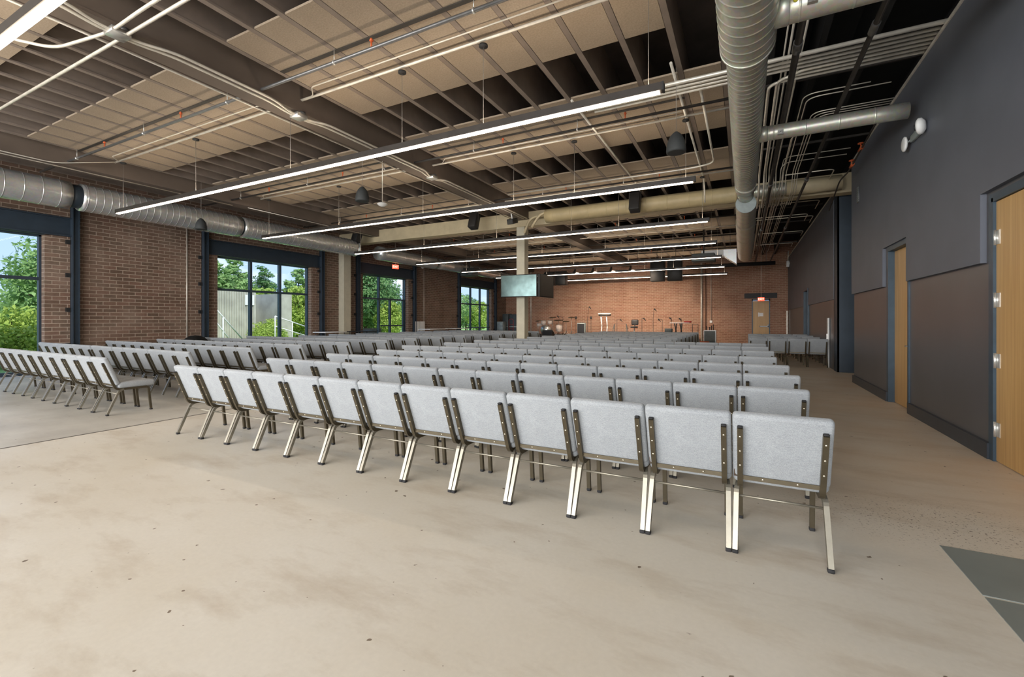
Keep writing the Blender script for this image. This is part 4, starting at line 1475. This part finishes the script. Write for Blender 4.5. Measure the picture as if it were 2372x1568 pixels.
# rack case beside the aisle
t = thing('rack_case', 'black rack case with pale edges standing by the far downpipes', 'case', (at_y(1644, 760, 27.6).x, 27.85, 0))
MB().box(-0.30, 0.30, -0.25, 0.25, 0.10, 0.82).build('body', M['darkbox'], t)
e = MB()
for sx in (-1, 1):
    for sy in (-1, 1):
        e.box(sx * 0.30 - 0.018, sx * 0.30 + 0.018, sy * 0.25 - 0.018, sy * 0.25 + 0.018, 0.09, 0.83)
    e.box(-0.31, 0.31, sx * 0.25 - 0.015, sx * 0.25 + 0.015, 0.80, 0.84).box(-0.31, 0.31, sx * 0.25 - 0.015, sx * 0.25 + 0.015, 0.08, 0.115)
e.build('edge_trim', M['amp_edge'], t)
for sx in (-1, 1):
    for sy in (-1, 1):
        MB().lathe([(0.0, -0.02), (0.04, -0.02), (0.04, 0.02), (0, 0.02)], 10, Matrix.Translation((sx * 0.24, sy * 0.2, 0.04)) @ Matrix.Rotation(PI / 2, 4, 'Y')).build('caster', M['rubber'], t)
for k, (dx, h) in enumerate(((-0.18, 0.16), (-0.02, 0.12), (0.08, 0.2), (0.17, 0.26))):
    tag(MB().tube([(0, 0, 0), (0, 0, h)], 0.022, 8).lathe([(0.0, h), (0.03, h + 0.01), (0.03, h + 0.05), (0.0, h + 0.07)], 8).build('microphone', M['black'], None, (t.location.x + dx, 27.85, 0.84)),
        'handheld microphone standing on the rack case, %s along it' % ORD[k], 'microphone', 'microphones on the rack case')

# ------------------------------------------------------------------ the band's gear on the stage
SZ = 0.45


def stand(px, py_top, y, label, boom=None, base=0.28):
    q = at_y(px, py_top, y)
    t = thing('microphone_stand', label, 'stand', (q.x, y, SZ))
    h = q.z - SZ
    MB().tube([(0, 0, 0.02), (0, 0, h)], 0.012, 6).build('pole', M['black'], t)
    mb = MB()
    for k in range(3):
        an = k * 2 * PI / 3 + 0.4
        mb.tube([(0, 0, 0.16), (base * math.cos(an), base * math.sin(an), 0.01)], 0.009, 5)
    mb.build('tripod', M['black'], t)
    if boom:
        MB().tube([(0, 0, h - 0.02), (boom[0], -0.1, h + boom[1])], 0.009, 6).build('boom', M['black'], t)
        MB().lathe([(0.0, 0), (0.035, 0.02), (0.04, 0.08), (0.022, 0.11), (0.018, 0.22), (0, 0.22)], 10, Matrix.Translation((boom[0], -0.1, h + boom[1])) @ Matrix.Rotation(2.4, 4, 'Y')).build('microphone', M['black'], t)
    else:
        MB().rbox(-0.06, 0.06, -0.05, 0.05, h - 0.02, h + 0.14, 0.015, 1).build('microphone', M['black'], t)
    return t


stand(1304, 735, 26.8, 'boom microphone stand behind the drum kit', (-0.35, 0.10))
stand(1334, 738, 27.0, 'straight microphone stand to the side of the small amplifier')
stand(1361, 735, 26.2, 'tall boom microphone stand next to the amplifier', (0.12, 0.65))
stand(1369, 738, 26.6, 'short microphone stand nearest the keyboard rack')
stand(1429, 740, 26.5, 'thin microphone stand by the low rail', (0.2, 0.03))
stand(1487, 737, 27.0, 'thin microphone stand beside the swivel stool', (0.1, 0.01))
stand(1513, 737, 26.4, 'music stand with a tall upright boom at stage centre', (0.06, 0.55))
stand(1534, 740, 26.8, 'microphone stand with round head before the keyboard', (-0.22, 0.04))
stand(1555, 736, 27.0, 'microphone stand behind the keyboard, stool side', (-0.1, 0.02))
stand(1578, 738, 27.2, 'microphone stand behind the keyboard, door side', (-0.12, 0.04))

# drum kit
q = at_y(1268, 757, 26.6)
t = thing('drum_kit', 'pale drum kit with dark cymbals beside the concrete column', 'drum kit', (q.x, 26.6, SZ))


def drum(name, x, y, z, r, h, ax='Z', m=None):
    R = Matrix.Identity(4) if ax == 'Z' else Matrix.Rotation(PI / 2, 4, 'X')
    o = MB().lathe([(r, -h / 2), (r, h / 2)], 22, Matrix.Translation((x, y, z)) @ R).build(name, m or M['drum'], t)
    MB().lathe([(0, h / 2 - 0.004), (r + 0.012, h / 2 - 0.012), (r + 0.012, h / 2 + 0.012), (0, h / 2 + 0.004)], 22, Matrix.Translation((x, y, z)) @ R).build('hoop', M['chrome'], o)
    MB().lathe([(0, -h / 2 + 0.004), (r + 0.012, -h / 2 - 0.012), (r + 0.012, -h / 2 + 0.012), (0, -h / 2 - 0.004)], 22, Matrix.Translation((x, y, z)) @ R).build('hoop', M['chrome'], o)


drum('bass_drum', 0.0, -0.2, 0.34, 0.29, 0.42, 'Y')
drum('rack_tom', -0.22, -0.1, 0.80, 0.16, 0.24)
drum('rack_tom', 0.22, -0.1, 0.82, 0.15, 0.22)
drum('floor_tom', 0.72, 0.2, 0.46, 0.21, 0.40)
drum('snare_drum', -0.62, 0.2, 0.66, 0.19, 0.15)
for (px_, py_, r) in ((1245, 743, 0.20), (1279, 735, 0.24), (1292, 741.5, 0.30), (1310, 744, 0.22), (1323, 735, 0.24)):
    c = at_y(px_, py_, 26.6) - Vector((q.x, 26.6, SZ))
    MB().lathe([(0.0, 0.02), (0.05, 0.018), (r, -0.01), (r, -0.014), (0.0, 0.0)], 24, Matrix.Translation((c.x, 0.1, c.z)) @ Matrix.Rotation(0.16, 4, 'X')).build('cymbal', M['cymbal'], t)
    mb = MB().tube([(c.x, 0.1, 0.1), (c.x, 0.1, c.z)], 0.012, 6)
    for k in range(3):
        an = k * 2.1
        mb.tube([(c.x, 0.1, 0.3), (c.x + 0.25 * math.cos(an), 0.1 + 0.25 * math.sin(an), 0.0)], 0.01, 5)
    mb.build('cymbal_stand', M['chrome'], t)
t = thing('floor_monitor', 'black wedge monitor in front of the drum kit', 'speaker', (at_y(1270, 760, 25.6).x, 25.6, SZ))
MB().add([(-0.32, -0.2, 0), (0.32, -0.2, 0), (0.32, 0.2, 0), (-0.32, 0.2, 0), (-0.32, -0.14, 0.36), (0.32, -0.14, 0.36), (0.32, 0.14, 0.22), (-0.32, 0.14, 0.22)],
         [(0, 3, 2, 1), (4, 5, 6, 7), (0, 1, 5, 4), (1, 2, 6, 5), (2, 3, 7, 6), (3, 0, 4, 7)]).build('cabinet', M['black'], t)
MB().box(-0.28, 0.28, -0.19, -0.16, 0.03, 0.3).build('grille', M['grille'], t)

# guitar amplifier
a, b = at_y(1336, 748, 25.9), at_y(1354, 765, 25.9)
t = thing('guitar_amplifier', 'dark grey guitar amplifier with a pale top on the stage', 'amplifier', ((a.x + b.x) / 2, 26.1, SZ))
w = (b.x - a.x) / 2
MB().rbox(-w, w, -0.16, 0.16, 0.0, a.z - SZ, 0.02, 2).build('cabinet', M['cab'], t)
MB().box(-w + 0.03, w - 0.03, -0.172, -0.158, 0.03, a.z - SZ - 0.05).build('grille', M['grille'], t)
MB().tube(bend([(-0.1, 0, a.z - SZ), (-0.1, 0, a.z - SZ + 0.04), (0.1, 0, a.z - SZ + 0.04), (0.1, 0, a.z - SZ)], 0.02), 0.01, 6).build('handle', M['black'], t)

# keyboard rack (tall) and keyboard table
a, b = at_y(1387, 727, 26.3), at_y(1414, 765, 26.3)
t = thing('keyboard_stand', 'tall stand with a black keyboard and white ribs, mid stage', 'keyboard stand', ((a.x + b.x) / 2, 26.3, SZ))
h, w = a.z - SZ, (b.x - a.x) / 2
MB().rbox(-w, w, -0.15, 0.15, h - 0.02, h + 0.03, 0.01, 1).build('shelf', M['white'], t)
MB().rbox(-w + 0.02, w, -0.14, 0.14, h - 0.12, h - 0.02, 0.015, 1).build('keyboard', M['black'], t)
for x in (-w * 0.62, w * 0.32):
    MB().tube([(x, 0, h - 0.12), (x + 0.05, 0, h * 0.45)], 0.035, 8).tube([(x + 0.05, 0, h * 0.45), (x, 0, 0)], 0.022, 8).build('leg', M['white'], t)
MB().tube([(-w * .9, -0.2, 0.02), (-w * .9, 0.2, 0.02)], 0.02, 6).tube([(w * .9, -0.2, 0.02), (w * .9, 0.2, 0.02)], 0.02, 6).box(-w, w, -0.01, 0.01, 0.02, 0.05).build('foot_frame', M['black'], t)
a, b = at_y(1422, 749, 26.9), at_y(1452, 765, 26.9)
t = thing('low_rail', 'low brown trestle rail standing mid stage', 'rail', ((a.x + b.x) / 2, 26.9, SZ))
h, w = a.z - SZ, (b.x - a.x) / 2
MB().box(-w, w, -0.03, 0.03, h - 0.05, h).build('top_bar', M['rust'], t)
for sx in (-1, 1):
    MB().tube([(sx * (w - 0.03), 0, h), (sx * (w + 0.06), 0.25, 0)], 0.02, 6).tube([(sx * (w - 0.03), 0, h), (sx * (w + 0.06), -0.25, 0)], 0.02, 6).build('leg', M['darkbox'], t)
q = at_y(1469, 757, 26.3)
t = thing('swivel_stool', 'black swivel chair with rounded back at stage centre', 'stool', (q.x, 26.3, SZ))
h = q.z - SZ
MB().lathe([(0.0, h - 0.06), (0.2, h - 0.05), (0.22, h), (0.18, h + 0.03), (0.0, h + 0.035)], 20).build('seat', M['black'], t)
MB().rbox(-0.2, 0.2, 0.16, 0.24, h + 0.10, h + 0.42, 0.06, 4).box(-0.03, 0.03, 0.17, 0.2, h - 0.05, h + 0.15).build('backrest', M['black'], t)
MB().tube([(0, 0, 0.08), (0, 0, h - 0.05)], 0.03, 8).build('column', M['chrome'], t)
mb = MB()
for k in range(5):
    an = k * 2 * PI / 5
    mb.tube([(0, 0, 0.10), (0.27 * math.cos(an), 0.27 * math.sin(an), 0.03)], 0.018, 6)
mb.build('star_base', M['black'], t)
a, b = at_y(1552, 747, 26.2), at_y(1598, 765, 26.2)
t = thing('keyboard_table', 'long pale keyboard table with dark gear beneath it', 'table', ((a.x + b.x) / 2, 26.2, SZ))
h, w = a.z - SZ, (b.x - a.x) / 2
MB().rbox(-w, w, -0.2, 0.2, h - 0.04, h, 0.01, 1).build('tabletop', M['white'], t)
for x in (-w + 0.25, w - 0.5):
    MB().tube([(x, -0.15, h - 0.04), (x + 0.12, 0.15, 0.0)], 0.03, 6).tube([(x + 0.12, -0.15, h - 0.04), (x, 0.15, 0)], 0.03, 6).build('leg', M['black'], t)
tag(MB().rbox(-0.25, 0.25, -0.15, 0.15, 0, 0.28, 0.02, 1).build('gear_case', M['black'], None, (t.location.x + 0.05, 26.4, SZ)), 'black gear case under the keyboard table', 'case')
tag(MB().rbox(-0.18, 0.18, -0.15, 0.15, 0, 0.08, 0.02, 1).build('red_case', M['red'], None, (t.location.x + w - 0.1, 26.15, SZ + h)), 'dark red small case on the end of the keyboard table', 'case')
q = at_y(1549, 757, 26.0)
t = thing('bass_amplifier', 'cream and black small amplifier at the end of the keyboard table', 'amplifier', (q.x, 26.0, SZ))
MB().rbox(-0.19, 0.19, -0.15, 0.15, 0, 0.30, 0.015, 1).build('lower_cabinet', M['cream'], t)
MB().rbox(-0.19, 0.19, -0.15, 0.15, 0.305, 0.50, 0.015, 1).build('upper_cabinet', M['darkbox'], t)
a, b = at_y(1604, 751, 26.8), at_y(1617, 765, 26.8)
t = thing('music_stand', 'open black frame stand at the end of the stage', 'stand', ((a.x + b.x) / 2, 26.8, SZ))
h, w = a.z - SZ, (b.x - a.x) / 2
MB().tube([(-w, 0, 0), (-w, 0, h), (w, 0, h), (w, 0, 0)], 0.018, 6).box(-w, w, -0.12, 0.12, 0.1, 0.13).build('frame', M['black'], t)
t = thing('waste_basket', 'small salmon coloured round basket by the rack case', 'basket', (at_y(1632, 787, 25.4).x, 25.4, 0))
MB().lathe([(0.0, 0.0), (0.18, 0.0), (0.24, 0.30), (0.22, 0.30), (0.17, 0.03), (0.0, 0.03)], 18).build('bin', M['orange'], t)

# ------------------------------------------------------------------ outside
tag(MB().box(-130, XL - 0.42, -60, 140, -0.30, -0.12).build('ground', M['lawn']), kind='structure')


def leaf_cloud(n, blobs, size, seed):
    rnd = random.Random(seed)
    mb = MB()
    vs, fs = [], []
    tot = sum(b[3] ** 2 for b in blobs)
    for (bx, by, bz, br, fl) in blobs:
        m = int(n * br * br / tot)
        for _ in range(m):
            u = Vector((rnd.gauss(0, 1), rnd.gauss(0, 1), rnd.gauss(0, 1))).normalized()
            r = br * (0.45 + 0.6 * rnd.random() ** 0.5)
            c = Vector((bx + u.x * r, by + u.y * r, bz + u.z * r * fl))
            s = size * rnd.uniform(0.5, 1.3)
            t1 = Vector((rnd.gauss(0, 1), rnd.gauss(0, 1), rnd.gauss(0, 1))).normalized()
            t2 = t1.cross(u)
            if t2.length < 0.1:
                continue
            t2.normalize()
            k = len(vs)
            vs += [c - t1 * s, c + t2 * s * 0.45, c + t1 * s, c - t2 * s * 0.45]
            fs.append((k, k + 1, k + 2, k + 3))
    mb.add(vs, fs)
    me = bpy.data.meshes.new('foliage')
    me.from_pydata([tuple(v) for v in vs], [], fs)
    me.update()
    return me


def crown(h, r, kind, seed, n=9000, size=0.16):
    rnd = random.Random(seed)
    blobs = []
    for k in range(16):
        t_ = k / 15.0
        if kind == 'tall':
            z = h * (0.18 + 0.80 * t_)
            rr = r * (0.95 - 0.75 * t_ ** 1.6)
        else:
            z = h * (0.22 + 0.70 * t_)
            rr = r * math.sin(PI * (0.22 + 0.70 * t_)) ** 0.7
        for j in range(3):
            an = rnd.uniform(0, 2 * PI)
            q_ = rr * rnd.uniform(0.25, 0.8)
            blobs.append((q_ * math.cos(an), q_ * math.sin(an), z + rnd.uniform(-0.3, 0.3), max(0.35, rr * rnd.uniform(0.34, 0.55)), 0.8))
    return leaf_cloud(n, blobs, size, seed)


TREE = {}


def tree_proto(key, h, r, kind, seed, m, n=9000, size=0.16):
    me = crown(h, r, kind, seed, n, size)
    me.materials.append(m)
    tr = MB().tube([(0, 0, 0), (0.1, 0.05, h * 0.3), (-0.05, 0.1, h * 0.6), (0.0, 0.0, h * 0.9)], [0.17, 0.13, 0.08, 0.03], 8)
    rnd = random.Random(seed)
    for k in range(6):
        an = rnd.uniform(0, 2 * PI)
        z = h * rnd.uniform(0.25, 0.6)
        tr.tube([(0, 0.05, z), (r * 0.6 * math.cos(an), r * 0.6 * math.sin(an), z + h * 0.16)], [0.06, 0.02], 5)
    TREE[key] = (me, tr.mesh('trunk', M['bark']))


tree_proto('tall_mid', 8.5, 2.6, 'tall', 1, M['leaf1'], 15000, 0.17)
tree_proto('tall_dark', 9.5, 2.8, 'tall', 2, M['leaf2'], 14000, 0.17)
tree_proto('round_mid', 7.0, 3.0, 'round', 3, M['leaf1'])
tree_proto('round_dark', 7.5, 3.2, 'round', 4, M['leaf2'], 11000)
tree_proto('lime', 5.0, 1.9, 'round', 5, M['leaf3'], 6000)
tree_proto('bush', 2.4, 1.6, 'round', 6, M['leaf3'], 4000, 0.11)
tree_proto('near', 6.3, 2.9, 'round', 8, M['leaf1'], 16000, 0.13)


def tree(key, x, y, label, s=1.0, rz=0.0, name='tree', cat='tree', group=None, wide=1.0):
    t = thing(name, label, cat, (x, y, -0.15), rz, group)
    t.scale = (s * wide, s * wide, s)
    link('foliage', TREE[key][0], t)
    link('trunk', TREE[key][1], t)
    return t


# seen through the first window
tree('near', -24.2, 7.7, 'leafy tree close outside the first window', 0.78, 0.4)
tree('round_dark', -29.5, 8.4, 'dark tree behind the leafy tree of the first window', 0.45, 1.0)
tree('bush', -21.2, 5.5, 'low yellow-green bush under the tree of the first window', 0.75, 0.2, 'bush', 'bush')
tree('round_mid', -36.0, 10.5, 'distant tree low behind the first window', 0.5, 2.0)
# behind the concrete enclosure of the second window
for i, (key, x, y, s, lab) in enumerate((('tall_mid', -38, 21.2, 0.95, 'pale green tree behind the enclosure wall, window side'), ('tall_mid', -40, 24.0, 1.05, 'tall tree behind the enclosure wall, twin of the pale one'),
                                         ('lime', -33, 22.2, 1.05, 'yellow-green tree rising over the enclosure recess'), ('tall_dark', -44, 29.5, 0.95, 'narrow dark tree over the middle window pane'),
                                         ('tall_mid', -36, 27.4, 0.92, 'tree over the end of the enclosure wall'), ('tall_mid', -35, 30.0, 0.90, 'pale tree past the enclosure, in the third pane'),
                                         ('round_mid', -31.5, 24.6, 0.62, 'bushy tree past the end of the enclosure wall'), ('tall_dark', -52, 26, 0.9, 'far dark tree behind the pale ones'),
                                         ('round_mid', -46, 36, 0.9, 'far round tree beyond the enclosure'))):
    tree(key, x, y, lab, s * 0.77, i * 0.9, group='trees behind the enclosure', wide=1.4)
tree('lime', -28.6, 21.7, 'lime shrub beside the enclosure wall end', 0.80, 0.7, 'shrub', 'shrub')
tree('bush', -25.0, 16.9, 'lime climbing shrub in the wall recess', 0.62, 0.9, 'shrub', 'shrub')
tree('bush', -23.6, 16.4, 'scrubby bush in front of the handrail', 0.5, 1.9, 'shrub', 'shrub')
# through the glazed door and the last window
for i, (key, x, y, s, lab) in enumerate((('round_dark', -27.0, 26.6, 0.95, 'big dark tree framed by the fixed pane beside the door'), ('round_dark', -31, 32.5, 0.72, 'big dark tree seen through the glazed door'),
                                         ('tall_dark', -37, 36.0, 0.6, 'tall dark tree behind the door trees'), ('lime', -24.0, 26.2, 0.6, 'lime bush low outside the glazed door'),
                                         ('round_mid', -34, 40, 0.6, 'mid green tree sloping down beyond the door'), ('round_mid', -25.5, 35.2, 0.8, 'bright tree at the edge of the last window'),
                                         ('round_dark', -33, 50.5, 0.66, 'rounded dark tree low in the last window'), ('round_dark', -31, 56.0, 0.66, 'rounded dark tree at the far side of the last window'),
                                         ('lime', -27, 44.0, 0.75, 'lime shrub on the lawn outside the last window'), ('lime', -26, 49.0, 0.6, 'second lime shrub on the lawn outside the last window'))):
    tree(key, x, y, lab, s, i * 1.3, group='trees beyond the glazed door')

# concrete enclosure, stair rail, bench
enc = MB()
x0e = -26.0
enc.box(x0e - 0.3, x0e, 12.0, 16.9, -0.15, 3.15)
for k in range(34):
    enc.box(x0e, x0e + 0.05, 12.1 + k * 0.14, 12.17 + k * 0.14, -0.1, 3.12)
t = thing('concrete_enclosure', 'tall ribbed concrete enclosure wall outside the second window', 'wall', (0, 0, 0))
enc.build('ribbed_panel', M['conc'], t)
MB().box(x0e - 3.0, x0e - 2.7, 16.5, 19.2, -0.15, 3.1).box(x0e - 2.9, x0e - 0.2, 16.85, 17.0, -0.15, 3.1).build('recess_wall', M['conc'], t)
MB().box(x0e - 2.9, x0e, 18.5, 19.3, -0.15, 3.08).build('end_block', M['conc'], t)
tag(MB().box(x0e + 0.06, x0e + 0.08, 16.2, 16.75, 2.3, 2.9).build('white_sign', M['white']), 'white square sign on the ribbed enclosure wall', 'sign')
t = thing('stair_handrail', 'white tubular handrail sloping down outside the second window', 'handrail', (-21.5, 0, 0))
for (ya, za, yb, zb) in ((11.5, 2.6, 13.3, 0.5), (11.5, 2.1, 13.0, 0.1), (15.0, 1.62, 17.0, 1.0), (15.0, 1.1, 17.0, 0.5)):
    MB().tube([(0, ya, za), (0, yb, zb)], 0.03, 6).build('rail', M['white'], t)
for y in (11.6, 12.4, 13.3, 15.0, 16.0, 17.0):
    MB().tube([(0, y, -0.14), (0, y, 1.62 - (y - 15) * 0.31 if y > 13.5 else 2.5 - (y - 11.6) * 1.2)], 0.028, 6).build('post', M['white'], t)
t = thing('park_bench', 'dark bench on the lawn outside the glazed door', 'bench', (-23.6, 24.2, -0.12))
MB().box(-0.25, 0.25, -0.9, 0.9, 0.42, 0.47).build('seat', M['black'], t)
MB().box(-0.28, -0.22, -0.9, 0.9, 0.55, 0.95).build('backrest', M['black'], t)
for sy in (-1, 1):
    MB().box(-0.24, 0.24, sy * 0.75 - 0.03, sy * 0.75 + 0.03, 0, 0.42).build('leg', M['black'], t)
